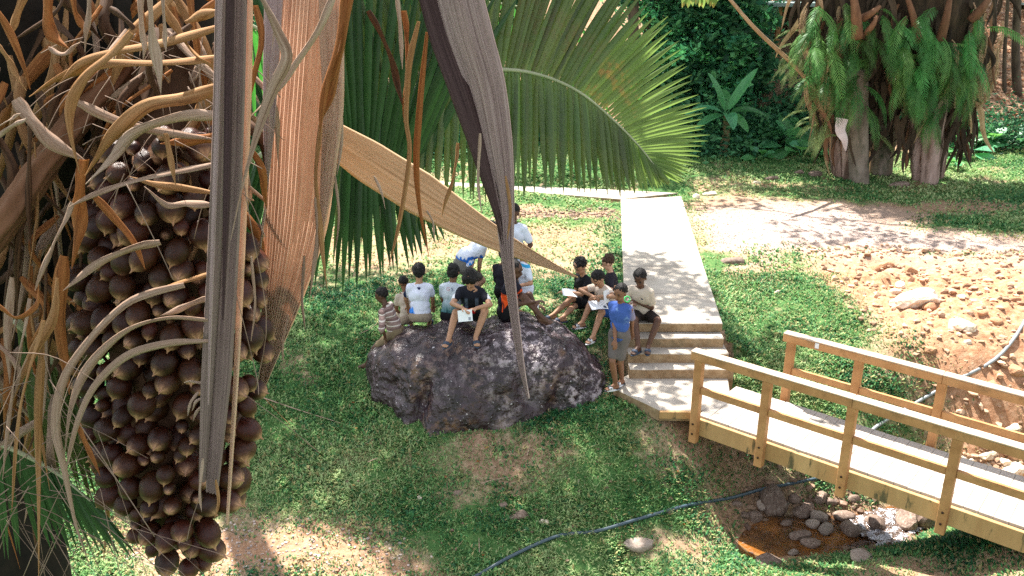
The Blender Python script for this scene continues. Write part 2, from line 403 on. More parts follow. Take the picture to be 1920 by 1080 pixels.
# ------------------------------------------------------------------ concrete path, stairs, landing
def xs_conc(nt, c, mp):
    N = nt.nodes; L = nt.links; g = N.new('ShaderNodeNewGeometry'); s = N.new('ShaderNodeSeparateXYZ'); L.new(g.outputs['Normal'], s.inputs[0])
    n = N.new('ShaderNodeTexNoise'); n.inputs['Scale'].default_value = 3.5; n.inputs['Detail'].default_value = 9; n.inputs['Roughness'].default_value = .7
    L.new(mp.outputs[0], n.inputs['Vector'])
    r = N.new('ShaderNodeMapRange'); r.inputs['From Min'].default_value = .55; r.inputs['From Max'].default_value = .72; r.inputs['To Max'].default_value = .5
    L.new(n.outputs['Fac'], r.inputs['Value']); m = N.new('ShaderNodeMixRGB'); m.inputs['Color2'].default_value = (.27, .19, .13, 1)
    L.new(r.outputs[0], m.inputs['Fac']); L.new(c, m.inputs['Color1']); return m.outputs[0]
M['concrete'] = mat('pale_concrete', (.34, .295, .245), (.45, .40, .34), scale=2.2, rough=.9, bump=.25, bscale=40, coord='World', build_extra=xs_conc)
M['stair_face'] = mat('shaded_stained_concrete', (.20, .125, .065), (.33, .235, .14), scale=9, rough=.95, bump=.4, bscale=30, coord='World', c3=(.16, .12, .07), c3scale=4, c3at=(.5, .7))  # stained risers and slab sides, shade put into the darker base
def slab(name, poly, ztop, th, mtop, mside, zs=None, kind='structure', parent=None, div=0):
    mb = MB(); n = len(poly); zs = zs or [ztop] * n; b = .012
    cxm = sum(p[0] for p in poly) / n; cym = sum(p[1] for p in poly) / n
    top = [Vector((p[0], p[1], z)) for p, z in zip(poly, zs)]
    ins = [t + (Vector((cxm, cym, t.z)) - t).normalized() * .015 for t in top]
    low = [t - Vector((0, 0, b)) for t in top]; bot = [t - Vector((0, 0, th)) for t in top]
    mb.add(ins, [tuple(range(n))], 0)
    mb.add(ins + low, [(k, k + n, (k + 1) % n + n, (k + 1) % n) for k in range(n)], 0)
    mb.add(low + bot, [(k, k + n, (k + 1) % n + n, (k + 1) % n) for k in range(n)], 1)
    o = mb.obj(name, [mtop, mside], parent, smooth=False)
    if kind: tag(o, kind=kind)
    return o
A0, A1 = [Vector((*p, 0)) for p in SL['path'][:2]]; B1, B0 = [Vector((*p, 0)) for p in SL['path'][2:]]
root = empty('footpath', (2.3, 11.42, PATH_Z)); tag(root, kind='structure')
joints = [0, .17, .36, .56, .735, .86, 1.0]
for k in range(6):
    t0, t1 = joints[k] + (.0012 if k else 0), joints[k + 1] - .0012
    z0 = PATH_Z + .06 * max(0, (t0 - .4) / .6); z1 = PATH_Z + .06 * max(0, (t1 - .4) / .6)
    q = [A0.lerp(B0, t0), A1.lerp(B1, t0), A1.lerp(B1, t1), A0.lerp(B0, t1)]
    slab('paving_slab', [(p.x, p.y) for p in q], 0, .13, M['concrete'], M['stair_face'], zs=[z0, z0, z1, z1], kind=None, parent=root)
# cross path going left behind the lawn
zc = .645
c1 = onz(1164, 373, zc); c2 = onz(1045, 364, zc); c3 = onz(955, 356, zc); c4 = onz(800, 350, zc)
d1 = onz(1270, 362, zc); d2 = onz(1090, 353, zc); d3 = onz(1010, 349, zc); d4 = onz(820, 338, zc)
root = empty('cross_path', (1.5, 19.5, zc)); tag(root, kind='structure')
for a, b, c, d in ((c1, d1, d2, c2), (c2, d2, d3, c3), (c3, d3, d4, c4)):
    slab('paving_slab', [(p.x, p.y) for p in (a, b, c, d)], zc + .002, .14, M['concrete'], M['stair_face'], kind=None, parent=root)
# stairs
root = empty('stairs', (2.2, 11, 0)); tag(root, kind='structure')
RS, TR = PATH_Z / 4, .205
fr = (A0.y + A1.y) / 2
for k in range(3):
    zt = PATH_Z - RS * (k + 1); y0 = fr - TR * (k + 1); xa = A0.x + .0 + .005 * k; xb = A1.x - .02 + .035 * k
    mb = MB(); w = xb - xa
    top, sd = MB(), MB()
    y1 = y0 + TR + (.3 if True else 0); h = zt + .25
    n = 26
    # nosing a little worn: uneven front edge
    V = []; F = []; Fm = []
    for i in range(n + 1):
        x = xa + w * i / n; j = (fbm((x * 3, k * 5.1, 0)) * .008); jz = fbm((x * 4, k * 3.3, 7)) * .005
        V += [(x, y1, zt), (x, y0 + .012 + j, zt + jz), (x, y0 + j, zt - .012 + jz), (x, y0 + j * .5, zt - h)]
    for i in range(n):
        a = i * 4; b = a + 4
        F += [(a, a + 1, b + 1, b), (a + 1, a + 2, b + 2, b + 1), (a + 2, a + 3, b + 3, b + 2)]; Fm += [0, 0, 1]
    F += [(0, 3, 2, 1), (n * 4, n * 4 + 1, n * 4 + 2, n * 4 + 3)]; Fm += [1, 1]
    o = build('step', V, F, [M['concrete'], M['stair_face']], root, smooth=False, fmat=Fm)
# front riser below the path slab
V, F = bbox_mesh(((A0.x + A1.x) / 2, fr + .17, PATH_Z - .36), (A1.x - A0.x - .03, .30, .45), (Vector((1, 0, 0)), Vector((0, 1, 0)), Vector((0, 0, 1))), .01)
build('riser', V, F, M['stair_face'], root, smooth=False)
LAND = P2([(1176, 702), (1364, 702), (1370, 748), (1316, 769), (1236, 768), (1150, 727), (1160, 712)], 0)
slab('landing', LAND, 0.0, .16, M['concrete'], M['stair_face'])

# ------------------------------------------------------------------ stream
def m_water():
    m = bpy.data.materials.new('stream_water'); m.use_nodes = True; nt = m.node_tree; N = nt.nodes; L = nt.links; bs = N['Principled BSDF']
    g = N.new('ShaderNodeNewGeometry'); n = N.new('ShaderNodeTexNoise'); n.inputs['Scale'].default_value = 9; n.inputs['Detail'].default_value = 4; L.new(g.outputs['Position'], n.inputs['Vector'])
    bp = N.new('ShaderNodeBump'); bp.inputs['Strength'].default_value = .7; bp.inputs['Distance'].default_value = .04; L.new(n.outputs['Fac'], bp.inputs['Height']); L.new(bp.outputs[0], bs.inputs['Normal'])
    n3 = N.new('ShaderNodeTexNoise'); n3.inputs['Scale'].default_value = 2.2; n3.inputs['Detail'].default_value = 6; L.new(g.outputs['Position'], n3.inputs['Vector'])
    r3 = N.new('ShaderNodeValToRGB'); r3.color_ramp.elements[0].position = .4; r3.color_ramp.elements[0].color = (.06, .025, .01, 1); r3.color_ramp.elements[1].position = .62; r3.color_ramp.elements[1].color = (.36, .13, .02, 1)
    L.new(n3.outputs['Fac'], r3.inputs['Fac']); L.new(r3.outputs['Color'], bs.inputs['Base Color']); bs.inputs['Roughness'].default_value = .04; bs.inputs['IOR'].default_value = 1.33
    bs.inputs['Transmission Weight'].default_value = .0; bs.inputs['Alpha'].default_value = .5
    return m
M['water'] = m_water()
M['foam'] = mat('white_water', (.25, .23, .25), (.6, .6, .64), scale=30, rough=.15, bump=1, bscale=40, bdist=.05, spec=.8, c3=(.12, .08, .06), c3scale=14, c3at=(.46, .52))
xs = np.arange(1.0, 9.5, .12); ys = np.arange(5.5, 12.5, .12); X, Y = np.meshgrid(xs, ys)
Z = np.full(X.shape, -1.335) + (vnoise(X, Y, .25, 4) - .5) * .012
i = np.arange(X.size).reshape(X.shape); F = np.stack([i[:-1, :-1], i[:-1, 1:], i[1:, 1:], i[1:, :-1]], -1).reshape(-1, 4)
keep = ground_h(X, Y)[:-1, :-1].ravel() < -1.22; F = F[keep]
tag(build('stream', np.stack([X, Y, Z], -1).reshape(-1, 3), F, M['water'], loc=(0, 0, 0)), kind='structure')
# riffle: broken water tumbling over the stones
q = P2([(1592, 975), (1650, 955), (1720, 958), (1745, 980), (1700, 1005), (1690, 1040), (1655, 1050), (1640, 1010), (1600, 1000)], -1.3)
xs = np.arange(3.2, 6.2, .035); ys = np.arange(8, 10.6, .035); X, Y = np.meshgrid(xs, ys); pm = polyin(q, X, Y, .15)
Z = -1.335 + .05 * pm + (vnoise(X, Y, .09, 9, 3) - .5) * .14 * pm + np.clip(Y - 9.1, 0, 1) * .10 * pm
i = np.arange(X.size).reshape(X.shape); F = np.stack([i[:-1, :-1], i[:-1, 1:], i[1:, 1:], i[1:, :-1]], -1).reshape(-1, 4); F = F[pm[:-1, :-1].ravel() > .45]
tag(build('rapids', np.stack([X, Y, Z], -1).reshape(-1, 3), F, M['foam'], loc=(0, 0, 0)), kind='structure')

# ------------------------------------------------------------------ stones
M['stone'] = mat('brown_stone', (.13, .085, .065), (.25, .18, .14), scale=5, rough=.75, bump=.5, bscale=18, rnd=.25, c3=(.36, .31, .27), c3scale=5, c3at=(.55, .75))
M['pale_stone'] = mat('pale_stone', (.50, .36, .24), (.68, .58, .46), scale=6, rough=.85, bump=.5, bscale=22, rnd=.15, c3=(.8, .74, .64), c3scale=4)
M['stone_light'] = mat('river_stone', (.24, .18, .14), (.38, .31, .26), scale=5, rough=.75, bump=.5, bscale=18, rnd=.2)
M['orange_clod'] = mat('orange_clod', (.34, .16, .08), (.54, .31, .18), scale=8, rough=.95, bump=.7, bscale=18, rnd=.2)
def stone_mesh(seed, sub=3, ang=.5, flat=1.0):
    import bmesh
    bm = bmesh.new(); bmesh.ops.create_icosphere(bm, subdivisions=sub, radius=1)
    rr = random.Random(seed); planes = [(Vector((rr.gauss(0, 1), rr.gauss(0, 1), rr.gauss(0, 1))).normalized(), rr.uniform(.55, .9)) for _ in range(9)]
    for v in bm.verts:
        p = v.co.copy()
        for nrm, d in planes:
            e = p.dot(nrm) - d
            if e > 0: p -= nrm * e * ang
        p *= 1 + .10 * fbm(p * 1.6 + Vector((seed * 3.1, 0, 0))) + .03 * fbm(p * 6 + Vector((seed, 5, 0)))
        p.z *= flat; v.co = p
    V = [tuple(v.co) for v in bm.verts]; F = [tuple(x.index for x in f.verts) for f in bm.faces]; bm.free(); return V, F
SM = []
for k in range(8):
    V, F = stone_mesh(k, 3, .55 if k < 4 else .95, .8)
    me = bpy.data.meshes.new('stone'); me.from_pydata(V, [], F); me.update(); me.polygons.foreach_set('use_smooth', [k < 4] * len(me.polygons)); SM.append(me)
def stone(px, py, w, h, m='stone', label=None, group=None, kind=None, name='stone', z=None, flat=1.0, cat='stone', sink=.3):
    """w,h in photo pixels"""
    p = ong(px, py + h * .35) if z is None else onz(px, py, z)
    dist = (p - CAM).length; s = w / 2 * dist / FOC; sz = h / 2 * dist / FOC
    me0 = SM[(kind if kind is not None else random.randrange(8))]
    me = me0.copy(); me.materials.clear(); me.materials.append(M[m])
    o = bpy.data.objects.new(name, me); col.objects.link(o); WL[o.name] = p
    o.location = p + Vector((0, s * .3, sz * sink)); o.rotation_euler = (random.uniform(-.15, .15), random.uniform(-.15, .15), random.uniform(0, 6.3) if w < 1.4 * h else random.uniform(-.2, .2))
    o.scale = (s * 1.05, s * .85 if w < 1.6 * h else s * .6, sz * 1.15 * flat)
    return tag(o, label, cat, group)
# ------------------------------------------------------------------ the big boulder
def boulder():
    Xs = [-2.12, -1.95, -1.6, -1.2, -.6, 0, .45, .9, 1.2, 1.38]
    Zt = [-.15, .16, .50, .66, .70, .72, .64, .40, .14, -.08]
    Zb = [-.5, -.6, -.7, -.75, -.75, -.75, -.7, -.5, -.35, -.3]
    Yf = [10.95, 10.55, 10.15, 9.98, 9.92, 9.96, 10.12, 10.3, 10.5, 10.75]
    Yb = [11.2, 11.6, 11.75, 11.8, 11.85, 11.85, 11.8, 11.6, 11.3, 10.95]
    nu, nv = 200, 150; V = []
    for i in range(nu + 1):
        u = i / nu; t = .5 - .5 * math.cos(math.pi * u); x = Xs[0] + (Xs[-1] - Xs[0]) * t
        zt = np.interp(x, Xs, Zt); zb = np.interp(x, Xs, Zb); yf = np.interp(x, Xs, Yf); yb = np.interp(x, Xs, Yb)
        for j in range(nv + 1):
            a = math.pi * (j / nv * 1.16 - .08)
            ca, sa = math.cos(a), math.sin(a)
            ex = .62
            yy = (yf + yb) / 2 - (yb - yf) / 2 * math.copysign(abs(ca) ** ex, ca)
            zz = zb + (zt - zb) * math.copysign(abs(sa) ** (.95 if ca > 0 else .72), sa)
            p = Vector((x, yy, zz))
            c = Vector((-.35, 10.95, -.2)); n = Vector(((p.x - c.x) * .35, (p.y - c.y), (p.z - c.z) * 1.2)).normalized()
            d = .17 * fbm(p * .9 + Vector((3, 1, 8)), 3) + .065 * fbm(p * 2.3 + Vector((1, 7, 2)), 4) + .018 * fbm(p * 8, 4)
            # vertical clefts on the front
            if ca > 0:
                for cx_, wd, dp in ((-1.25, .10, .17), (-.1, .1, .0), (-1.75, .08, .05), (.55, .12, .05)):
                    k = math.exp(-((p.x - cx_ - .25 * (p.z + .3) - .05 * fbm(p * 3)) / wd) ** 2); d -= dp * k * (1 if p.z < .1 else max(0, 1 - (p.z - .1) * 3))
                # bulging lobe at the foot
                d += .16 * math.exp(-((p.x + .98) / .2) ** 2 - ((p.z + .45) / .3) ** 2)
            V.append(p + n * d)
    F = [(i * (nv + 1) + j, i * (nv + 1) + j + 1, (i + 1) * (nv + 1) + j + 1, (i + 1) * (nv + 1) + j) for i in range(nu) for j in range(nv)]
    def extra(nt, c, mp):
        N = nt.nodes; L = nt.links; g = N.new('ShaderNodeNewGeometry'); s = N.new('ShaderNodeSeparateXYZ'); L.new(g.outputs['Position'], s.inputs[0])
        def nz(sc_, d=8, r=.65, st=(1, 1, 1)):
            mm = N.new('ShaderNodeMapping'); mm.inputs['Scale'].default_value = st; L.new(g.outputs['Position'], mm.inputs[0])
            n = N.new('ShaderNodeTexNoise'); n.inputs['Scale'].default_value = sc_; n.inputs['Detail'].default_value = d; n.inputs['Roughness'].default_value = r; L.new(mm.outputs[0], n.inputs['Vector']); return n.outputs['Fac']
        def mr(v, a, b, c_=0, d=1):
            r = N.new('ShaderNodeMapRange'); r.inputs[1].default_value = a; r.inputs[2].default_value = b; r.inputs[3].default_value = c_; r.inputs[4].default_value = d; L.new(v, r.inputs[0]); return r.outputs[0]
        def mix(f, a, colr):
            m = N.new('ShaderNodeMixRGB'); m.inputs['Color2'].default_value = (*colr, 1); L.new(f, m.inputs['Fac']); L.new(a, m.inputs['Color1']); return m.outputs[0]
        def mul(a, b):
            m = N.new('ShaderNodeMath'); m.operation = 'MULTIPLY'; L.new(a, m.inputs[0]); L.new(b, m.inputs[1]); return m.outputs[0]
        c = mix(mul(mr(nz(1.3, 4), .5, .6), mr(nz(9), .48, .6)), c, (.12, .06, .032))            # rusty patches
        c = mix(mul(mul(mr(nz(9, 10, .78), .50, .58), mr(nz(1.1, 3, .5), .44, .56)), mr(s.outputs['X'], -.7, .25, .25, 1)), c, (.36, .30, .32))   # pale lichen, kept to the sunny right so it also paints sun glints
        c = mix(mr(nz(26, 3, .5), .69, .72), c, (.5, .46, .48))
        # washed, earth-stained foot
        a = N.new('ShaderNodeMath'); a.operation = 'MULTIPLY_ADD'; L.new(nz(2.2, 6), a.inputs[0]); a.inputs[1].default_value = -1.1; L.new(s.outputs['Z'], a.inputs[2])
        c = mix(mr(a.outputs[0], -.85, -1.12, 0, .8), c, (.30, .215, .175)); return c
    M['boulder'] = mat('dark_boulder', (.012, .0055, .008), (.045, .023, .029), scale=4.5, rough=.38, bump=1.0, bscale=13, bdist=.05, spec=.5, coord='World', build_extra=extra, detail=9)
    bs = M['boulder'].node_tree.nodes['Principled BSDF']
    o = build('boulder', V, F, M['boulder'])
    tag(o, 'huge dark purple-black boulder with pale lichen and painted sun glints that the group sits on', 'boulder')
    return V
BV = boulder()
_bx = np.array([[v.x, v.y, v.z] for v in BV])
def rock_z(x, y):
    d = np.hypot(_bx[:, 0] - x, _bx[:, 1] - y); k = np.argsort(d)[:30]; return float(_bx[k, 2].max())

# ------------------------------------------------------------------ footbridge
M['_'] = 0; wood_x = lambda s: dict(scale=s, rough=.75, bump=.25, bscale=30, rnd=.10)
M['wood'] = mat('treated_pine', (.31, .145, .055), (.45, .235, .10), scale=3, rough=.72, bump=.3, bscale=14, stretch=(1, 1, 1), rnd=.10, c3=(.20, .115, .05), c3scale=5, c3at=(.56, .75))
M['bolt'] = mat('rusty_bolt', (.05, .03, .02), rough=.5, metal=.6, bump=0)
M['beam'] = mat('pine_beam', (.33, .19, .08), (.46, .29, .135), scale=2.5, rough=.8, bump=.3, bscale=20, c3=(.10, .08, .04), c3scale=7, c3at=(.57, .63), stretch=(1, 1, .22), coord='World')
M['deck'] = mat('weathered_deck', (.30, .265, .23), (.42, .38, .34), scale=6, rough=.8, bump=.3, bscale=20, rnd=.07)
M['rail_top'] = mat('pale_rail', (.34, .25, .18), (.46, .36, .28), scale=5, rough=.75, bump=.3, bscale=20, rnd=.05)  # paler wood for the top of the handrail
Z3 = Vector((0, 0, 1)); BD = Vector((.762, -.647, 0)).normalized(); BN = Vector((-BD.y, BD.x, 0)); B0p = Vector((2.42, 9.72, 0)); AX = (BD, BN, Z3)
LEN = 6.2
def bp(s, n, z): return B0p + BD * s + BN * n + Vector((0, 0, z))
br = empty('footbridge', bp(2.5, .5, 0), 'narrow wooden footbridge with post and rail sides over the stream', 'footbridge')
def plk(name, c, size, m, ax=AX, bev=.005):
    V, F = bbox_mesh(c, size, ax, bev); return build(name, V, F, m, br, smooth=False, loc=c)
pw = .142; s = -.02; k = 0
proto = None
while s < LEN:
    c = bp(s + pw / 2, .48 + random.uniform(-.004, .004), -.022 + random.uniform(-.0015, .0015))
    if proto is None: proto = plk('plank', c, (pw - .0025, 1.06, .04), M['deck']); 
    else: inst(proto, c, rot=(random.uniform(-.004, .004), 0, random.uniform(-.002, .002)), parent=br)
    s += pw
for n_, w_ in ((-.08, .05), (.48, .05), (1.04, .05)):
    plk('beam', bp(LEN / 2 - .02, n_, -.15 if n_ != .48 else -.17), (LEN, w_, .23), M['beam'])
near = [0.0, .89, 1.88, 2.95, 4.0, 5.1]; far = [.63, 1.5, 2.46, 3.5, 4.5, 5.5]
for side, lst, n_, out in ((0, near, -.08, -1), (1, far, 1.0, 1)):
    nn = n_ - .078 if side == 0 else 1.118
    for j, s_ in enumerate(lst):
        zb = -.34 if side == 0 else -.30; zt = .80
        plk('post', bp(s_, nn, (zb + zt) / 2), (.098, .098, zt - zb), M['wood'])
        for zz_ in (-.07, -.21):
            V, F = tube([bp(s_, nn + out * .047, zz_), bp(s_, nn + out * .060, zz_)], .013, 8); build('bolt', V, F, M['bolt'], br)
    s0, s1 = lst[0] - .1, LEN + .2
    cuts = [s0, lst[2], lst[4], s1]
    for a, b in zip(cuts[:-1], cuts[1:]):
        plk('handrail', bp((a + b) / 2, nn, .80 + .05), (b - a - .003, .115, .10), M['wood'])
        plk('handrail_cap', bp((a + b) / 2, nn, .80 + .1105), (b - a - .003, .13, .02), M['rail_top'])
    for a, b in zip(lst[:-1], lst[1:]):
        plk('rail', bp((a + b) / 2, nn, .40), (b - a - .1, .05, .09), M['wood'])
    plk('rail', bp((lst[-1] + LEN + .2) / 2, nn, .40), (LEN + .2 - lst[-1] - .05, .05, .09), M['wood'])
plk('label_tag', bp(.98, 1.118 - .062, .862), (.05, .012, .075), mat('tag_paper', (.7, .7, .72), rough=.5, bump=0))
# low timber kerb at the landing edge
for a, b, y_ in (((1236, 768), (1308, 769), 0),):
    p, q = onz(*a, 0), onz(*b, 0); d = (q - p).normalized()
    V, F = bbox_mesh((p + q) / 2 + Vector((0, -.03, -.055)), ((q - p).length, .05, .10), (d, Vector((-d.y, d.x, 0)), Z3)); tag(build('edge_board', V, F, M['beam'], None, smooth=False), 'short pine edge board at the front of the concrete landing', 'board')

# ------------------------------------------------------------------ hoses
M['hose'] = mat('blue_grey_hose', (.03, .055, .075), (.05, .08, .10), scale=5, rough=.38, bump=.1, spec=.5)
M['pipe'] = mat('grey_pipe', (.20, .22, .23), (.27, .29, .30), scale=5, rough=.45, bump=.1, spec=.5)
def hose(name, pts, r, m, label, zl=None):
    P = [ong(*q[:2]) + Vector((0, 0, r + (q[2] if len(q) > 2 else 0))) for q in pts]
    c = catmull(P, 90)
    V, F = tube(c, r, 12); tag(build(name, V, F, m), label, 'hose')
hose('hose', [(860, 1100), (900, 1079), (960, 1045), (1045, 1008), (1120, 998), (1200, 975), (1290, 950), (1370, 936), (1430, 924, .04), (1480, 910, .0), (1540, 898, .0), (1590, 890, .0)], .021, M['hose'],
     'long dark blue-grey hose lying across the foreground grass to the stream')
hose('pipe', [(1960, 540), (1925, 598), (1895, 645), (1860, 680), (1800, 712), (1740, 745), (1680, 780), (1640, 805), (1610, 840), (1590, 870)], .024, M['pipe'],
     'pale grey pipe curving down the bank beyond the bridge')

# ------------------------------------------------------------------ individual stones
G1 = 'stones in the stream bed'
sb = [ (1450, 958, 62, 66, 0, 'big brown boulder at the left end of the stream, half wet'), (1415, 977, 28, 28, 1, 'round pale-faced stone at the left edge of the orange water'),
 (1428, 945, 22, 22, 4, 'small pale angular stone against the big brown stream boulder'),
 (1505, 968, 34, 24, 0, 'flat grey-brown stone in the middle of the dark water'), (1537, 975, 30, 22, 1, 'brown cobble touching the pale cobble in mid stream'),
 (1525, 988, 26, 18, 2, 'low sandy cobble left of the palest cobble in mid stream'), (1550, 998, 30, 22, 3, 'palest cobble standing in the middle of the stream'),
 (1558, 940, 24, 16, 1, 'small tan stone high on the shaded bank under the bridge'), (1540, 932, 30, 26, 4, 'brown stone in the shade under the bridge beam'),
 (1515, 948, 26, 22, 5, 'orange-brown pointed stone under the bridge'), (1585, 975, 40, 20, 2, 'flat reddish stone left of the rapids'), (1595, 1000, 36, 26, 3, 'rusty submerged stone below the flat reddish stone'),
 (1642, 990, 36, 32, 0, 'round brown stone splitting the rapids'), (1702, 988, 46, 44, 4, 'angular brown stone at the right of the rapids'), (1738, 985, 50, 52, 5, 'dark rust boulder under the bridge near its right post'),
 (1502, 1010, 40, 16, 1, 'flat brown stone crossed by a thin twig'), (1522, 1025, 38, 18, 2, 'second flat brown stone below the twig'), (1488, 1040, 18, 13, 4, 'small white stone sitting in the orange water'),
 (1620, 1044, 50, 18, 5, 'grey flat-topped stone on the near bank of the stream'), (1445, 1065, 60, 28, 5, 'wet split rock at the bottom left of the stream'), (1475, 985, 20, 12, 0, 'small dark stone between the orange water and the big boulder'),
 (1460, 925, 26, 14, 5, 'small brown stone behind the hose under the bridge'), (1790, 1003, 40, 24, 4, 'brown angular rock beside the right bridge post'), (1830, 1010, 30, 16, 5, 'small reddish rock below the right end of the bridge'),
 (1395, 965, 22, 16, 5, 'brown stone at the foot of the left bank'), (1380, 945, 24, 14, 1, 'flat stone just below the hose'), (1600, 935, 26, 16, 0, 'dark stone deep in the shade under the bridge'),
 (1490, 935, 24, 20, 2, 'rounded stone behind the flat grey-brown stone'), (1475, 955, 14, 26, 4, 'upright pale stone beside the big brown stream boulder')]
for x, y, w, h, k, lab in sb:
    o = stone(x, y, w, h, 'stone_light' if ('pale' in lab or 'white' in lab or 'sandy' in lab or 'grey flat' in lab) and 'round' not in lab else 'stone', lab, G1, kind=k, cat='stone', z=-1.33 if y > 950 and 'bank' not in lab else None, sink=.35)
o = stone(1730, 558, 98, 44, 'pale_stone', 'large pale slab of rock lying on the orange rubble', kind=6, name='rock_slab', cat='rock', sink=.2)
stone(1810, 605, 56, 30, 'pale_stone', 'pale slab half buried in orange soil right of the large slab', kind=5, name='rock_slab', cat='rock', sink=0)
for x, y, w, h, m_, lab in [(1745, 572, 26, 18, 'orange_clod', 'small orange rock against the right end of the large slab'), (1805, 555, 14, 10, 'pale_stone', 'small white stone right of the large slab'), (1845, 585, 20, 12, 'orange_clod', 'orange clod above the half buried slab'), (1905, 560, 22, 13, 'orange_clod', 'orange clod at the right edge of the rubble'),
    (1640, 500, 26, 18, 'orange_clod', 'rounded orange clod on the ridge of the rubble'), (1663, 494, 30, 20, 'orange_clod', 'biggest orange clod on the ridge of the rubble'), (1708, 504, 24, 18, 'orange_clod', 'brown clod left of the rubble ridge end'), (1680, 545, 20, 14, 'pale_stone', 'pale lump above the left end of the large slab'),
    (1690, 532, 22, 16, 'pale_stone', 'pale rock just behind the large slab'), (1748, 653, 30, 17, 'orange_clod', 'dry orange clod lying on the grass beyond the bridge'), (1815, 640, 14, 10, 'pale_stone', 'small pale stone below the half buried slab'), (1870, 600, 22, 14, 'orange_clod', 'orange lump right of the half buried slab'), (1885, 645, 26, 16, 'orange_clod', 'orange clod left of the grey pipe'), (1905, 690, 34, 24, 'orange_clod', 'orange clod below the grey pipe'), (1860, 720, 24, 16, 'orange_clod', 'orange clod near the grass edge below the pipe'),
    (1458, 546, 12, 9, 'pale_stone', 'small tan stone alone on the sunlit right lawn'), (1375, 488, 46, 18, 'stone', 'dry leaf-covered mound stone at the right edge of the path'),
    (1306, 366, 16, 14, 'pale_stone', 'orange stone beside the far corner of the path'), (1335, 362, 34, 10, 'pale_stone', 'low pale stone right of the orange stone by the path'), (1452, 333, 32, 14, 'stone', 'grey stone at the forest edge left of the palms'), (1530, 323, 30, 18, 'stone', 'dark boulder at the forest edge beside the left palm'), (1500, 321, 20, 12, 'stone', 'smaller dark stone left of the dark forest-edge boulder'), (1688, 345, 36, 15, 'stone', 'grey stone between the two palm clusters'), (1420, 341, 14, 8, 'pale_stone', 'small pinkish stone at the far lawn edge'),
    (975, 965, 46, 24, 'stone', 'grey rock in the foreground grass right of centre'), (1020, 977, 20, 12, 'pale_stone', 'small pink rock beside the grey foreground rock'), (1200, 1020, 62, 26, 'stone_light', 'pale crusty rock in the grass below the hose'), (1255, 958, 18, 10, 'stone', 'small stone just above the hose'), (787, 932, 12, 12, 'pale_stone', 'small upright pale stone in the shaded slope'), (858, 923, 22, 12, 'stone', 'dull brown stone in the shaded slope'), (945, 945, 18, 12, 'stone', 'small stone left of the grey foreground rock')]:
    stone(x, y, w, h, m_, lab, cat='stone', sink=.15)
gp = 'tumbled pale rocks beyond the bridge'
kk = 0
for x, y, w, h, lab in [(1855, 850, 34, 22, 'pale rock leaning on its neighbours beyond the bridge'), (1880, 862, 34, 26, 'square pale rock in the pile beyond the bridge'), (1825, 862, 26, 16, 'thin tilted pale rock at the left of the far rock pile'), (1850, 872, 28, 16, 'low flat pale rock at the front of the far rock pile'), (1905, 880, 50, 32, 'largest pale rock of the far pile at the right edge'), (1868, 880, 24, 16, 'small tan rock between bigger ones of the far pile'), (1900, 802, 50, 24, 'smooth pale boulder above the far rock pile'), (1812, 856, 18, 10, 'smallest pale rock of the far pile'), (1888, 845, 20, 14, 'small upright rock behind the square pale rock')]:
    stone(x, y, w, h, 'pale_stone', lab, gp, kind=4 + kk % 4, cat='rock', sink=.1); kk += 1
# rubble and gravel too small to pick apart
def rubble(name, poly, n, smin, smax, m, seed, label):
    r = np.random.default_rng(seed); P = np.array(poly); lo, hi = P.min(0), P.max(0)
    x = r.uniform(lo[0], hi[0], n * 3); y = r.uniform(lo[1], hi[1], n * 3); k = polyin(poly, x, y, .3) > r.uniform(.3, .8, n * 3); x, y = x[k][:n], y[k][:n]; z = ground_h(x, y)
    import bmesh
    bm = bmesh.new(); bmesh.ops.create_icosphere(bm, subdivisions=1, radius=1); BV_ = np.array([v.co[:] for v in bm.verts]); BF = np.array([[q.index for q in f.verts] for f in bm.faces]); bm.free()
    n = len(x); s = smin + (smax - smin) * r.random(n) ** 4
    V = BV_[None] * (1 + r.uniform(-.3, .3, (n, len(BV_), 1))) * s[:, None, None] * r.uniform(.6, 1.3, (n, 1, 3)) * np.array([1, 1, .7])
    V += np.stack([x, y, z + s * .2], -1)[:, None]; F = (BF[None] + (np.arange(n) * len(BV_))[:, None, None]).reshape(-1, 3)
    tint = np.repeat(r.uniform(.6, 1.25, n), len(BV_))
    tag(build(name, V.reshape(-1, 3), F, m, loc=(0, 0, 0), smooth=False, attrs={'tint': tint}), kind='stuff', label=label)
M['rub'] = mat('rubble_orange', (.30, .16, .09), (.52, .36, .25), scale=3, rough=.95, bump=.5, attr='tint', coord='World')
M['grv'] = mat('gravel_pale', (.30, .23, .20), (.50, .41, .36), scale=4, rough=.9, bump=.4, attr='tint', coord='World')
M['sts'] = mat('stream_gravel', (.12, .07, .05), (.26, .17, .11), scale=4, rough=.6, bump=.4, attr='tint', coord='World')
rubble('rubble', RUBBLE, 2400, .004, .07, M['rub'], 1, 'orange earth rubble')
rubble('gravel', GRAVEL, 9000, .004, .02, M['grv'], 2, 'pale gravel')
rubble('stream_pebbles', P2([(1370, 950), (1400, 900), (1480, 880), (1600, 890), (1760, 950), (1700, 1045), (1500, 1010), (1400, 1010)], -1.2), 1200, .012, .06, M['sts'], 3, 'pebbles of the stream bed')
rubble('dirt_pebbles', DIRT_SUN_POLYS[0][0], 1800, .004, .022, M['grv'], 4, 'pebbles in the dirt')
rubble('slope_pebbles', PG([(500, 830), (1400, 790), (1400, 1000), (1000, 1060), (600, 1000)]), 500, .006, .028, M['sts'], 5, 'pebbles on the slope')
rubble('far_rubble', PG([(960, 392), (1160, 392), (1160, 412), (960, 410)]), 700, .01, .05, M['sts'], 6, 'earth clods along the far lawn')
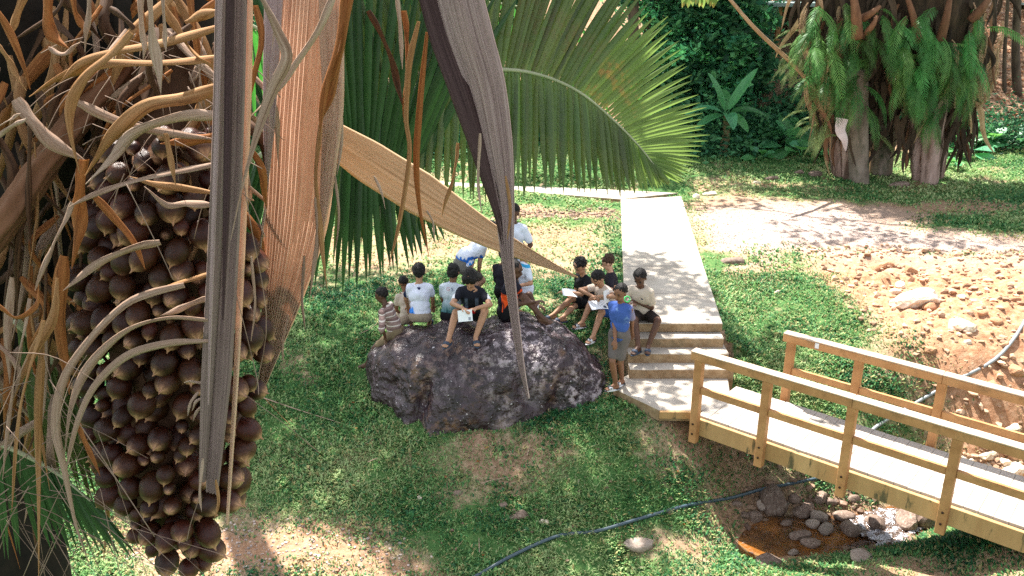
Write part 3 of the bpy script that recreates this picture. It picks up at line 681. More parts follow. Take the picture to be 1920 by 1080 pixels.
rubble('pile_rubble', PG([(1800, 850), (1920, 830), (1930, 900), (1820, 880)]), 260, .02, .07, M['rub'], 8, 'rubble of the far rock pile')

# ------------------------------------------------------------------ grass and ground cover
def blades(n, xr, yr, seed, hgt, wid, name, dens=None, bias=0.0, cols=None):
    r = np.random.default_rng(seed); x = r.uniform(*xr, n); y = r.uniform(*yr, n)
    d = dirt_sun_mask(x, y); clump = vnoise(x, y, .45, 31, 3); fine = vnoise(x, y, .13, 33, 2)
    a = np.clip(1.15 - d * 1.25, 0, 1) * np.clip((clump * .65 + fine * .6 - .36 + bias) * 3.4, .02, 1)
    for P in (SL['path'], LAND): a *= 1 - polyin(P, x, y, .06)
    a *= ~((x > A0.x - .02) & (x < A1.x + .12) & (y > 10.7) & (y < 11.7))
    vis = (np.abs(x) < .68 * y + .6)
    # only what rises above the stream
    k = (r.random(n) < a) & vis; x, y, clump, fine, d = x[k], y[k], clump[k], fine[k], d[k]
    z = ground_h(x, y); k = z > -1.31; x, y, z, clump, fine, d = x[k], y[k], z[k], clump[k], fine[k], d[k]; n = len(x)
    yaw = r.uniform(0, 2 * math.pi, n); lean = r.uniform(.45, 1.4, n); bare = polyin(CROSS, x, y, .1)
    s = (.5 + 1.0 * r.random(n)) * (.55 + clump * .9) * (1 - .3 * d)
    z = np.where(bare > .5, z - 1, z)
    h = hgt * s * np.cos(lean); l = hgt * s * np.sin(lean); w = wid * s * r.uniform(.6, 1.3, n)
    cx_, sx_ = np.cos(yaw), np.sin(yaw)
    b = np.stack([x, y, z - .005], -1); dirv = np.stack([cx_, sx_, np.zeros(n)], -1); sd = np.stack([-sx_, cx_, np.zeros(n)], -1)
    up = np.array([0, 0, 1.])
    p0 = b - sd * w[:, None] * .25; p1 = b + sd * w[:, None] * .25
    mid = b + dirv * l[:, None] * .45 + up * h[:, None] * .7
    p2 = mid + sd * w[:, None] * .5; p3 = mid - sd * w[:, None] * .5; tip = b + dirv * l[:, None] + up * h[:, None]
    V = np.stack([p0, p1, p2, p3, tip], 1).reshape(-1, 3); i = np.arange(n) * 5
    # quads + tip triangle as two quads-free tri set
    F = np.concatenate([np.stack([i, i + 1, i + 2], -1), np.stack([i, i + 2, i + 3], -1), np.stack([i + 3, i + 2, i + 4], -1)])
    pal = np.array(cols); big = vnoise(x, y, 1.4, 41, 3); t = np.clip(big * 1.7 - .25 + r.normal(0, .25, n), 0, .999) * (len(pal) - 1)
    f = (t % 1)[:, None]; ti = t.astype(int); c = pal[ti] * (1 - f) + pal[ti + 1] * f
    dry = (r.random(n) < .06 + .40 * d)[:, None]; c = np.where(dry, np.array([.38, .33, .15]) * r.uniform(.7, 1.2, (n, 1)), c)
    c = c * r.uniform(.84, 1.16, (n, 1))
    o = build(name, V, F, M['grass'], loc=(0, 0, 0), smooth=False, attrs={'tint': np.repeat(c, 5, 0)})
    tag(o, kind='stuff'); return n
CROSS = [(c1.x, c1.y), (d1.x, d1.y), (d2.x, d2.y), (d3.x, d3.y), (d4.x, d4.y), (c4.x, c4.y), (c3.x, c3.y), (c2.x, c2.y)]
M['grass'] = mat('grass_blades', (1, 1, 1), rough=.6, bump=0, spec=.25, transl=.35, attr='tint')
G_A = [(.022, .11, .045), (.06, .21, .07), (.17, .32, .10), (.34, .43, .19)]
blades(460000, (-7, 8), (6.8, 14), 1, .055, .017, 'grass', bias=.10, cols=G_A)
blades(60000, (-6, 7.5), (6.8, 12.5), 2, .045, .040, 'ground_cover', bias=-.16, cols=[(.015, .07, .035), (.03, .12, .05), (.07, .19, .07)])
blades(260000, (-13, 16), (14, 25), 3, .06, .032, 'lawn', bias=.08, cols=[(.03, .13, .045), (.10, .25, .08), (.26, .38, .14), (.36, .43, .20)])  # far blades paler than the near ones, sunlight put into their colour
# ------------------------------------------------------------------ people
import bmesh
def prim_caps(p0, p1, r0, r1, k=14, rings=4):
    p0, p1 = Vector(p0), Vector(p1); ax = (p1 - p0); ln = max(ax.length, 1e-4); ax = ax / ln
    S = ax.orthogonal().normalized(); N = ax.cross(S)
    V = [p0 - ax * r0]; prof = []
    for i in range(1, rings + 1): a = math.pi / 2 * i / rings; prof.append((p0 - ax * r0 * math.cos(a), r0 * math.sin(a)))
    for i in range(0, rings): a = math.pi / 2 * i / rings; prof.append((p1 + ax * r1 * math.sin(a), r1 * math.cos(a)))
    for c, r in prof:
        for j in range(k): a = 2 * math.pi * j / k; V.append(c + (S * math.cos(a) + N * math.sin(a)) * r)
    V.append(p1 + ax * r1); n = len(prof); F = [(0, 1 + (j + 1) % k, 1 + j) for j in range(k)]
    for i in range(n - 1):
        for j in range(k): a = 1 + i * k + j; b = 1 + i * k + (j + 1) % k; F.append((a, b, b + k, a + k))
    e = len(V) - 1; F += [(e, 1 + (n - 1) * k + j, 1 + (n - 1) * k + (j + 1) % k) for j in range(k)]
    return V, F
def prim_ell(c, ax, rad, k=18, m=12, f=None):
    c = Vector(c); X, Y, Z = ax; V = []
    V.append(c - Z * rad[2])
    for i in range(1, m):
        a = math.pi * i / m
        for j in range(k):
            b = 2 * math.pi * j / k; V.append(c + X * (rad[0] * math.sin(a) * math.cos(b)) + Y * (rad[1] * math.sin(a) * math.sin(b)) - Z * (rad[2] * math.cos(a)))
    V.append(c + Z * rad[2]); F = [(0, 1 + (j + 1) % k, 1 + j) for j in range(k)]
    for i in range(m - 2):
        for j in range(k): a = 1 + i * k + j; b = 1 + i * k + (j + 1) % k; F.append((a, b, b + k, a + k))
    e = len(V) - 1; F += [(e, 1 + (m - 2) * k + j, 1 + (m - 2) * k + (j + 1) % k) for j in range(k)]
    return V, F
def remeshed(name, prims, voxel, m, parent, smooth=3, fac=.5, fn=None):
    V = []; F = []
    for v, f in prims:
        b = len(V); V += [tuple(q) for q in v]; F += [tuple(i + b for i in t) for t in f]
    me = bpy.data.meshes.new('tmp'); me.from_pydata(V, [], F); me.update(); bm_ = bmesh.new(); bm_.from_mesh(me); bmesh.ops.recalc_face_normals(bm_, faces=bm_.faces); bm_.to_mesh(me); bm_.free()
    o = bpy.data.objects.new('tmp', me); col.objects.link(o)
    r = o.modifiers.new('r', 'REMESH'); r.mode = 'VOXEL'; r.voxel_size = voxel; r.use_smooth_shade = True
    s = o.modifiers.new('s', 'SMOOTH'); s.iterations = smooth; s.factor = fac
    dg = bpy.context.evaluated_depsgraph_get(); me2 = bpy.data.meshes.new_from_object(o.evaluated_get(dg))
    n = len(me2.vertices); co = np.empty(n * 3, dtype=np.float32); me2.vertices.foreach_get('co', co); co = co.reshape(-1, 3)
    if fn: co = fn(co, me2)
    mid = (co.min(0) + co.max(0)) / 2
    me2.vertices.foreach_set('co', (co - mid).ravel()); me2.materials.clear(); me2.materials.append(m); me2.name = name
    me2.polygons.foreach_set('use_smooth', [True] * len(me2.polygons)); me2.update()
    bpy.data.objects.remove(o); bpy.data.meshes.remove(me)
    ob = bpy.data.objects.new(name, me2); col.objects.link(ob); loc = Vector([float(q) for q in mid]); WL[ob.name] = loc
    ob.parent = parent; ob.location = loc - wloc(parent); return ob
def ik(a, t, l1, l2, pole):
    d = t - a; D = d.length
    if D > (l1 + l2) * .995: t = a + d * ((l1 + l2) * .995 / D); d = t - a; D = d.length
    D = max(D, abs(l1 - l2) * 1.05 + .02)
    u = d.normalized(); x = (l1 * l1 - l2 * l2 + D * D) / (2 * D); h = math.sqrt(max(0, l1 * l1 - x * x))
    p = Vector(pole); p = (p - u * p.dot(u)); p = p.normalized() if p.length > 1e-4 else u.orthogonal()
    return a + u * x + p * h, a + u * D
def skin(name, c): return mat(name, tuple(v * .88 for v in c), tuple(v * 1.08 for v in c), scale=12, rough=.5, bump=.06, bscale=60, spec=.35)
SK = {'dark': skin('skin_dark', (.085, .038, .022)), 'brown': skin('skin_brown', (.19, .085, .045)), 'tan': skin('skin_tan', (.36, .19, .11)), 'light': skin('skin_light', (.50, .29, .19))}
def cloth(name, c, c2=None, **k):
    a = dict(scale=7, rough=.85, bump=.55, bscale=9, bdist=.03, spec=.15); a.update(k); return mat(name, c, c2 or tuple(v * .9 for v in c), **a)
def cl_fx(kind):
    def fx(nt, c, mp):
        N = nt.nodes; L = nt.links; tc = N.new('ShaderNodeTexCoord'); s = N.new('ShaderNodeSeparateXYZ'); L.new(tc.outputs['Object'], s.inputs[0])
        def mr(v, a, b):
            r = N.new('ShaderNodeMapRange'); r.inputs[1].default_value = a; r.inputs[2].default_value = b; L.new(v, r.inputs[0]); return r.outputs[0]
        def mix(f, a, colr):
            m = N.new('ShaderNodeMixRGB'); m.inputs['Color2'].default_value = (*colr, 1); L.new(f, m.inputs['Fac']); L.new(a, m.inputs['Color1']); return m.outputs[0]
        def mth(op, a, b=None, bv=0):
            m = N.new('ShaderNodeMath'); m.operation = op; L.new(a, m.inputs[0]); m.inputs[1].default_value = bv
            if b is not None: L.new(b, m.inputs[1])
            return m.outputs[0]
        n = N.new('ShaderNodeTexNoise'); n.inputs['Scale'].default_value = 9; n.inputs['Detail'].default_value = 3
        mm = N.new('ShaderNodeMapping'); mm.inputs['Scale'].default_value = (2.4, 1, .5) if kind != 'tie' else (1, 1, 1); L.new(tc.outputs['Object'], mm.inputs[0]); L.new(mm.outputs[0], n.inputs['Vector'])
        Z, X, Y = s.outputs['Z'], s.outputs['X'], s.outputs['Y']
        nd = mth('MULTIPLY_ADD', n.outputs['Fac'], None, .22); nd.node.inputs[2].default_value = -.11
        zz = mth('ADD', Z, nd)
        if kind == 'flame':
            f = mth('MULTIPLY', mr(zz, -.06, -.10), mr(mth('ADD', X, nd), -.05, -.09)); c = mix(f, c, (.03, .22, .75))
            g = mth('MULTIPLY', mr(zz, -.16, -.20), mr(mth('ADD', X, nd), -.06, -.1)); c = mix(g, c, (.01, .015, .05))
            c = mix(mr(X, -.165, -.18), c, (.012, .02, .06)); return c
        if kind == 'teal': 
            c = mix(mr(zz, .12, -.14), c, (.06, .17, .19)); return mix(mr(zz, -.12, -.2), c, (.01, .025, .03))
        if kind == 'stripe':
            w = mth('SINE', mth('MULTIPLY', Z, None, 95)); c = mix(mr(w, .55, .8), c, (.62, .55, .50))
            w = mth('SINE', mth('MULTIPLY', Z, None, 47)); return mix(mr(w, .7, .85), c, (.16, .10, .09))
        if kind == 'band':
            f = mth('MULTIPLY', mr(zz, -.02, -.035), mr(zz, -.10, -.085)); g = mth('MULTIPLY', mr(zz, -.125, -.135), mr(zz, -.175, -.165))
            c = mix(f, c, (.02, .13, .50)); return mix(g, c, (.03, .22, .6))
        if kind == 'orange': 
            f = mth('MULTIPLY', mr(Z, .10, .07), mr(mth('ADD', X, nd), -.11, -.095)); return mix(f, c, (.85, .10, .02))
        if kind == 'shoulder':
            return mix(mth('MULTIPLY', mr(Z, .17, .18), mr(Z, .22, .215)), c, (.04, .3, .55))
        if kind == 'tie':
            f = mr(n.outputs['Fac'], .58, .72); c = mix(f, c, (.18, .30, .55)); return mix(mr(mth('ADD', X, None, 0), .08, .14), c, (.22, .2, .3))
        if kind == 'panel':
            f = mth('MULTIPLY', mr(mth('ABSOLUTE', X), .10, .085), mr(mth('ABSOLUTE', X), .045, .055)); f = mth('MULTIPLY', f, mr(Z, .12, .08)); c = mix(f, c, (.09, .11, .17))
            f = mth('MULTIPLY', mr(mth('ABSOLUTE', X), .055, .045), mr(Z, -.07, -.085)); f = mth('MULTIPLY', f, mr(Z, -.16, -.145)); c = mix(f, c, (.5, .01, .015))
            f = mr(mth('ABSOLUTE', X), .215, .225); return mix(f, c, (.75, .75, .8))
        return c
    return fx
CL = {
 'white_flame': cloth('white_shirt_blue_flame', (.66, .68, .82), build_extra=cl_fx('flame')), 'teal_fade': cloth('grey_teal_shirt', (.55, .60, .68), build_extra=cl_fx('teal')),
 'striped': cloth('striped_shirt', (.28, .19, .17), build_extra=cl_fx('stripe')), 'black_panel': cloth('black_sport_shirt', (.012, .013, .020), build_extra=cl_fx('panel')),
 'white_band': cloth('white_shirt_blue_bands', (.66, .70, .80), build_extra=cl_fx('band')), 'black_orange': cloth('black_orange_shirt', (.012, .012, .022), build_extra=cl_fx('orange')),
 'white': cloth('white_shirt', (.64, .68, .80)), 'white_blue': cloth('white_shirt_blue_shoulder', (.66, .72, .82), build_extra=cl_fx('shoulder')), 'black': cloth('black_shirt', (.010, .010, .013)),
 'cream': cloth('cream_shirt', (.58, .48, .40)), 'tie_blue': cloth('tie_dye_blue_shirt', (.05, .10, .33), build_extra=cl_fx('tie')), 'beige': cloth('beige_polo', (.52, .44, .36)),
 'khaki': cloth('khaki_shorts', (.20, .15, .09)), 'grey': cloth('grey_shorts', (.13, .125, .11)), 'blackp': cloth('black_shorts', (.010, .010, .012)), 'bluep': cloth('blue_shorts', (.02, .07, .25)), 'pinkgrey': cloth('grey_pink_shorts', (.13, .11, .105)), 'tanp': cloth('tan_shorts', (.33, .26, .20)),
 'brownp': cloth('dark_brown_shorts', (.025, .018, .016)), 'dark': cloth('dark_shirt', (.02, .018, .025))}
M['hair'] = mat('black_hair', (.006, .005, .005), (.014, .011, .010), scale=40, rough=.6, bump=.8, bscale=60, spec=.25)
M['hair_b'] = mat('brown_curly_hair', (.03, .014, .008), (.07, .034, .018), scale=40, rough=.7, bump=1, bscale=50)
M['slide'] = mat('blue_grey_slides', (.03, .045, .075), rough=.6, bump=.1); M['slide_w'] = mat('black_white_slides', (.02, .02, .025), rough=.6, bump=.1, c3=(.6, .6, .62), c3scale=9, c3at=(.5, .52))
M['eye'] = mat('eye_dark', (.01, .008, .007), rough=.2, bump=0); M['lip'] = mat('lips', (.16, .05, .04), rough=.5, bump=0)
M['paper'] = mat('white_paper', (.72, .74, .78), rough=.8, bump=.05); M['ink'] = mat('ink', (.05, .07, .12), rough=.7, bump=0)
PEOPLE = []
def person(label, hip, face, s, sk, shirt, shorts, feet, hands, lean=0.1, side=0.0, head_pitch=.3, head_yaw=0.0, knees=None, elbows=None, hair='short', hairm='hair', shoes=None, bare=False,
           foot_dir=None, sleeve=.55, hem=0.0, neck_fwd=.0, group='people gathered around the boulder'):
    hip = Vector(hip); f = Vector((face[0], face[1], 0)).normalized(); r = Vector((f.y, -f.x, 0)); up = Vector((0, 0, 1))
    ch = min(hip.z, 1e9)
    root = empty('person', (hip.x, hip.y, min([q.z for q in feet] + [hip.z - .1]) - .03), label, 'person', group)
    ul = (up * math.cos(lean) + f * math.sin(lean)); ul = (ul * math.cos(side) + r * math.sin(side)).normalized()
    fl = r.cross(ul) * -1; fl = ul.cross(r).normalized(); rl = fl.cross(ul).normalized()
    AXT = (rl, fl, ul)
    waist = hip + ul.lerp(up, .5).normalized() * .15 * s; chest = hip + (ul * .33 + fl * .0) * s; nb = hip + ul * .50 * s - fl * .01 * s
    hl = (ul.lerp(up, .45) + f * (.15 + neck_fwd)).normalized(); hs = s * 1.14; head = nb + hl * .158 * s
    hf = (f * math.cos(head_yaw) + r * math.sin(head_yaw)); hu = (up * math.cos(head_pitch) + hf * math.sin(head_pitch)).normalized(); hr = hf.cross(hu).normalized() ; hf2 = hu.cross(hr).normalized(); hr = hf2.cross(hu).normalized()
    HX = (hr, hf2, hu)
    B = []
    B.append(prim_ell(hip + ul * .02 * s, (r, f, up), (.155 * s, .115 * s, .12 * s))); B.append(prim_ell(waist, AXT, (.13 * s, .095 * s, .14 * s))); B.append(prim_ell(chest, AXT, (.155 * s, .105 * s, .17 * s)))
    sh = [nb - ul * .075 * s + rl * (.150 * s * k) for k in (-1, 1)]   # left(-r), right(+r)
    B += [prim_caps(sh[0], nb - ul * .03 * s, .05 * s, .05 * s), prim_caps(sh[1], nb - ul * .03 * s, .05 * s, .05 * s)]; B.append(prim_caps(nb - ul * .03 * s, head - hu * .03 * s, .052 * s, .048 * s))
    # head
    B.append(prim_ell(head + hu * .03 * hs, HX, (.074 * hs, .092 * hs, .088 * hs))); B.append(prim_ell(head + hf2 * .025 * hs - hu * .045 * hs, HX, (.055 * hs, .062 * hs, .062 * hs)))
    B.append(prim_caps(head + hf2 * .085 * hs + hu * .012 * hs, head + hf2 * .102 * hs - hu * .022 * hs, .009 * hs, .015 * hs)); B.append(prim_ell(head + hf2 * .078 * hs + hu * .032 * hs, HX, (.05 * hs, .012 * hs, .010 * hs)))
    B.append(prim_ell(head + hf2 * .078 * hs - hu * .05 * hs, HX, (.024 * hs, .014 * hs, .012 * hs)))
    for k in (-1, 1): B.append(prim_ell(head + hr * (k * .076 * hs) - hf2 * .005 * hs - hu * .0 * hs, HX, (.010 * hs, .020 * hs, .030 * hs)))
    sleeves = []; 
    hp = []
    for i, k in enumerate((-1, 1)):
        tgt = Vector(hands[i]); el = (elbows[i] if elbows else None) or (rl * k * .6 - fl * .3 - up * .6)
        e, w = ik(sh[i], tgt, .275 * s, .245 * s, el)
        B.append(prim_caps(sh[i], e, .048 * s, .037 * s)); B.append(prim_caps(e, w, .038 * s, .025 * s))
        sleeves.append((sh[i], e))
        # hand
        d = (w - e).normalized(); nd = d.cross(r * k).normalized() if abs(d.dot(r)) < .9 else d.cross(f).normalized()
        pn = (f * .2 - up).normalized(); pn = (pn - d * pn.dot(d)).normalized(); sd = d.cross(pn).normalized()
        pc = w + d * .05 * s; B.append(prim_ell(pc, (sd, d, pn), (.038 * s, .052 * s, .016 * s)))
        for q, ln in enumerate((.058, .070, .066, .050)):
            b0 = pc + d * .038 * s + sd * ((q - 1.5) * .0195 * s); d1 = (d + pn * .45).normalized(); b1 = b0 + d1 * ln * .55 * s; d2 = (d + pn * 1.2).normalized(); b2 = b1 + d2 * ln * .5 * s
            B.append(prim_caps(b0, b1, .0095 * s, .009 * s, 8, 2)); B.append(prim_caps(b1, b2, .009 * s, .008 * s, 8, 2))
        t0 = w + d * .025 * s - sd * (k * .03 * s); t1 = t0 + (d - sd * k * .8 + pn * .3).normalized() * .035 * s; t2 = t1 + (d + pn * .5).normalized() * .03 * s
        B.append(prim_caps(t0, t1, .012 * s, .010 * s, 8, 2)); B.append(prim_caps(t1, t2, .010 * s, .009 * s, 8, 2)); hp.append((w, d, pn, sd))
    legs = []
    for i, k in enumerate((-1, 1)):
        h0 = hip + r * (.085 * s * k) - up * .02 * s; tgt = Vector(feet[i]) + up * .07 * s
        kp = (knees[i] if knees else None) or (f + up * .8 + r * k * .3)
        kn, an = ik(h0, tgt, .42 * s, .40 * s, kp); legs.append((h0, kn))
        B.append(prim_caps(h0, kn, .082 * s, .053 * s)); B.append(prim_caps(kn, kn.lerp(an, .35), .052 * s, .052 * s)); B.append(prim_caps(kn.lerp(an, .3), an, .052 * s, .034 * s))
        fd = foot_dir[i] if foot_dir else (f + r * k * .25); fd = Vector(fd).normalized()
        heel = an - up * .045 * s - fd * .03 * s; ball = an - up * .052 * s + fd * .12 * s; toe = ball + fd * .05 * s
        B.append(prim_caps(heel, ball, .032 * s, .030 * s)); B.append(prim_caps(an, ball, .033 * s, .022 * s))
        for q in range(5):
            sdv = fd.cross(up).normalized() * ((q - 2) * .016 * s); B.append(prim_caps(ball + sdv, toe + sdv * 1.1 - fd * abs(q - 1.5) * .008 * s - up * .008 * s, .013 * s, .010 * s, 8, 2))
        if not bare:
            sdir = fd.cross(up).normalized(); S = []
            S.append(prim_ell(an - up * .082 * s + fd * .055 * s, (sdir, fd, up), (.05 * s, .145 * s, .018 * s), 20, 8))
            S.append(prim_ell(an - up * .042 * s + fd * .095 * s, (sdir, fd, (up + fd * .1).normalized()), (.052 * s, .045 * s, .036 * s), 16, 10))
            remeshed('sandal', S, .008, M[shoes or 'slide'], root, 3)
    body = remeshed('body', B, .0085, SK[sk], root, 2, .35)
    # clothes
    T = [prim_ell(hip + ul * (.05 - hem) * s, (r, f, ul), (.168 * s, .13 * s, .12 * s)), prim_ell(waist, AXT, (.152 * s, .118 * s, .15 * s)), prim_ell(chest, AXT, (.172 * s, .122 * s, .175 * s)),
         prim_caps(sh[0], nb - ul * .045 * s, .062 * s, .064 * s), prim_caps(sh[1], nb - ul * .045 * s, .062 * s, .064 * s), prim_ell(nb - ul * .035 * s, AXT, (.085 * s, .075 * s, .04 * s))]
    for (a, b) in sleeves:
        m_ = a.lerp(b, sleeve); T.append(prim_caps(a, m_, .060 * s, .058 * s))
    def wr(co, me):
        n = vnoise(co[:, 0] * 1.0 + co[:, 1] * .7, co[:, 2] * .8 + co[:, 1] * .5, .10, int(hip.x * 100) % 50 + 3, 3) - .5
        c = np.array(chest); d = co - c; d /= np.linalg.norm(d, axis=1)[:, None] + 1e-6
        return co + d * (n * .050 * s)[:, None]
    remeshed('shirt', T, .012, CL[shirt], root, 4, .5, wr)
    T = [prim_ell(hip + up * .01 * s, (r, f, up), (.172 * s, .135 * s, .125 * s))]
    for (a, b) in legs: T.append(prim_caps(a, a.lerp(b, .5), .096 * s, .080 * s)); T.append(prim_caps(a.lerp(b, .5), a.lerp(b, .80), .080 * s, .072 * s))
    remeshed('shorts', T, .012, CL[shorts], root, 4, .5, wr)
    # hair
    Hh = [prim_ell(head + hu * .045 * hs - hf2 * .018 * hs, HX, (.084 * hs, .096 * hs, .088 * hs))]
    if hair == 'fringe': 
        for q in range(-3, 4): Hh.append(prim_ell(head + hu * .055 * hs + hf2 * .062 * hs + hr * q * .02 * hs, HX, (.022 * hs, .034 * hs, .055 * hs)))
        for k in (-1, 1): Hh.append(prim_ell(head + hu * .02 * hs + hr * k * .07 * hs, HX, (.022 * hs, .05 * hs, .06 * hs)))
    if hair == 'full': Hh.append(prim_ell(head + hu * .01 * hs - hf2 * .045 * hs, HX, (.080 * hs, .068 * hs, .085 * hs)))
    if hair == 'curly': 
        rr = random.Random(5)
        for q in range(40):
            v = Vector((rr.gauss(0, 1), rr.gauss(-.2, 1), abs(rr.gauss(0, 1)))).normalized(); Hh.append(prim_ell(head + hu * .04 * hs - hf2 * .015 * hs + hr * v.x * .082 * hs + hf2 * v.y * .09 * hs + hu * v.z * .095 * hs, HX, (.022 * hs, .022 * hs, .022 * hs), 8, 6))
    def hcut(co, me):
        n = vnoise(co[:, 0] * 3 + co[:, 1], co[:, 2] * 2 - co[:, 1], .05, 9, 2) - .5; c = np.array(head); d = co - c; d /= np.linalg.norm(d, axis=1)[:, None]
        # hairline: pull the part in front of the face back inside the skull
        fr = (co - c) @ np.array(hf2); uu = (co - c) @ np.array(hu)
        lim = (.062 if hair != 'fringe' else .075) * hs
        bad = (fr > .02 * hs) & (uu < (.055 if hair != 'fringe' else .028) * hs) & (hair != 'x')
        co = co + d * (n * .034 * hs)[:, None]
        pull = np.clip((fr - .01 * hs) / (.05 * hs), 0, 1) * bad
        if hair in ('short', 'curly', 'full'): co = co - np.array(hf2)[None] * (pull * .055 * hs)[:, None]
        return co
    remeshed('hair', Hh, .008, M[hairm], root, 2, .4, hcut)
    for k in (-1, 1):
        V, F = prim_ell(head + hf2 * .083 * hs + hr * (k * .032 * hs) + hu * .014 * hs, HX, (.013 * hs, .006 * hs, .006 * hs), 10, 6); build('eye', V, F, M['eye'], root)
    for k in (-1, 1):
        V, F = prim_ell(head + hf2 * .086 * hs + hr * (k * .034 * hs) + hu * .034 * hs, HX, (.018 * hs, .006 * hs, .005 * hs), 10, 6); build('eyebrow', V, F, M['hair'], root)
    V, F = prim_ell(head + hf2 * .090 * hs - hu * .050 * hs, HX, (.022 * hs, .006 * hs, .005 * hs), 10, 6); build('mouth', V, F, M['lip'], root)
    PEOPLE.append(root)
    return dict(root=root, hands=hp, chest=chest, ax=AXT, s=s, nb=nb, head=head)
def paper(p, ax, w, h, label, mark=True):
    X, Y = ax; X = X.normalized(); Y = (Y - X * Y.dot(X)).normalized(); Z = X.cross(Y)
    V = []; F = []; n = 6
    for i in range(n + 1):
        for j in range(n + 1):
            u = i / n - .5; v = j / n - .5; V.append(p + X * u * w + Y * v * h + Z * (.012 * math.sin(u * 4 + 1) + .01 * v * v))
    for i in range(n):
        for j in range(n): a = i * (n + 1) + j; F.append((a, a + 1, a + n + 2, a + n + 1))
    m = len(V); V += [v - Z * .0015 for v in V]; F += [tuple(reversed([q + m for q in f])) for f in F]
    root = empty('paper_sheet', p, label, 'paper', 'papers held by the group'); build('sheet', V, F, M['paper'], root)
    if mark:
        mb = MB()
        for k in range(4): mb.box(p + X * .30 * w * (1 if True else 0) + Y * h * (-.18 - .07 * k) + Z * .0, (w * .16, h * .03, .03), (X, Y, Z))
        mb.obj('print', M['ink'], root, smooth=False)
W = atY
def near_rock(px, py, Y): return W(px, py, Y)
U = Vector((0, 0, 1))
# 1 boy in striped shirt on the left shoulder of the boulder
person('boy in a striped brown shirt sitting on the left shoulder of the boulder', W(742, 622, 11.15), (-.9, .35), .84, 'dark', 'striped', 'khaki',
       [W(688, 690, 11.2), W(700, 690, 11.5)], [W(722, 632, 10.95), W(715, 628, 11.35)], lean=.38, head_pitch=.25, head_yaw=-.2, knees=[Vector((-1, -.1, .9)), Vector((-1, 0, .8))], bare=True, sleeve=1.25, hair='short')
# 2 white shirt, back to the camera
p2 = person('boy seen from behind on the boulder, white shirt with a blue flame at the hem', W(788, 590, 11.25), (-.05, 1), .93, 'tan', 'white_flame', 'tanp',
       [W(770, 610, 11.95), W(805, 610, 11.95)], [W(765, 575, 11.55), W(812, 575, 11.6)], lean=.12, head_pitch=.35, hair='full', elbows=[Vector((-1, -.1, -.3)), Vector((1, -.2, -.5))], sleeve=.6)
# hidden neighbour in beige
person('boy in beige half hidden between the striped shirt and the white shirt', W(766, 596, 11.7), (-.4, .9), .78, 'brown', 'beige', 'tanp',
       [W(755, 620, 12.1), W(770, 620, 12.2)], [W(752, 590, 11.9), W(770, 595, 12.0)], lean=.35, head_pitch=.5, hair='short')
# 3 grey to teal shirt
p3 = person('boy seen from behind on the boulder, shirt fading from grey to dark teal', W(846, 590, 11.3), (.2, 1), .92, 'brown', 'teal_fade', 'blackp',
       [W(835, 610, 11.95), W(868, 610, 11.95)], [W(835, 580, 11.6), W(872, 575, 11.6)], lean=.15, side=.04, head_pitch=.4, hair='full', sleeve=.6)
# 4 black shirt facing the camera
p4 = person('boy with a dark fringe and black sport shirt facing forward on the boulder', W(887, 588, 11.05), (-.08, -1), .98, 'tan', 'black_panel', 'blackp',
       [W(892, 641, 10.47), W(842, 643, 10.42)], [W(893, 578, 10.50), W(868, 578, 10.48)], lean=.42, head_pitch=.62, hair='fringe', knees=[Vector((.45, -.8, 1)), Vector((-.35, -.8, 1))], sleeve=.55, elbows=[Vector((1, .1, -.3)), Vector((-1, .1, -.3))])
paper(W(872, 592, 10.38), (Vector((.97, 0, .1)), Vector((.02, .35, .9))), .19, .15, 'white card with small dark print held by the boy in the black sport shirt')
# 5 bending man
person('man in a white shirt with blue bands bending forward behind the boulder', W(866, 497, 12.0), (.95, .35), 1.0, 'light', 'white_band', 'grey',
       [W(866, 566, 12.0), W(880, 564, 12.25)], [W(879, 528, 11.85), W(896, 520, 12.2)], lean=.80, head_pitch=.9, hair='full', sleeve=.6, knees=[Vector((1, .2, .1))] * 2, elbows=[Vector((-.3, 0, -.5))] * 2)
# 6 orange and black
person('barefoot boy in a black and orange shirt sitting sideways on the boulder top', W(948, 583, 11.15), (1, -.25), .96, 'dark', 'black_orange', 'blackp',
       [W(1012, 608, 11.1), W(1016, 603, 10.85)], [W(1008, 572, 11.15), W(1003, 566, 10.9)], lean=.22, head_pitch=.2, hair='full', bare=True, knees=[Vector((.35, 0, 1))] * 2, elbows=[Vector((-.1, 0, -1))] * 2, head_yaw=.3)
paper(W(1008, 580, 11.0), (Vector((.1, .8, .2)), Vector((.1, 0, 1))), .08, .16, 'small white paper in the hand of the boy in black and orange', False)
# 7 standing at the back
person('dark-haired man in a white printed shirt standing furthest back behind the boulder', W(964, 478, 12.1), (-.3, -.9), .99, 'dark', 'white', 'grey',
       [W(955, 560, 12.1), W(975, 560, 12.2)], [W(977, 484, 12.0), W(945, 484, 12.0)], lean=.06, head_pitch=.3, head_yaw=.2, hair='short', knees=[Vector((0, -1, 0))] * 2, elbows=[Vector((.8, .2, -.6)), Vector((-.8, .2, -.6))], sleeve=.7)
# 8 white shirt blue shoulder
person('boy in a white shirt with a blue shoulder patch behind the boulder', W(986, 540, 11.75), (-.85, -.45), .86, 'tan', 'white_blue', 'white',
       [W(980, 600, 11.8), W(992, 600, 11.9)], [W(972, 536, 11.4), W(968, 530, 11.7)], lean=.14, head_pitch=.45, hair='short', knees=[Vector((-1, -1, 0))] * 2, elbows=[Vector((.9, .1, -.7)), Vector((.4, .6, -.6))], sleeve=.7)
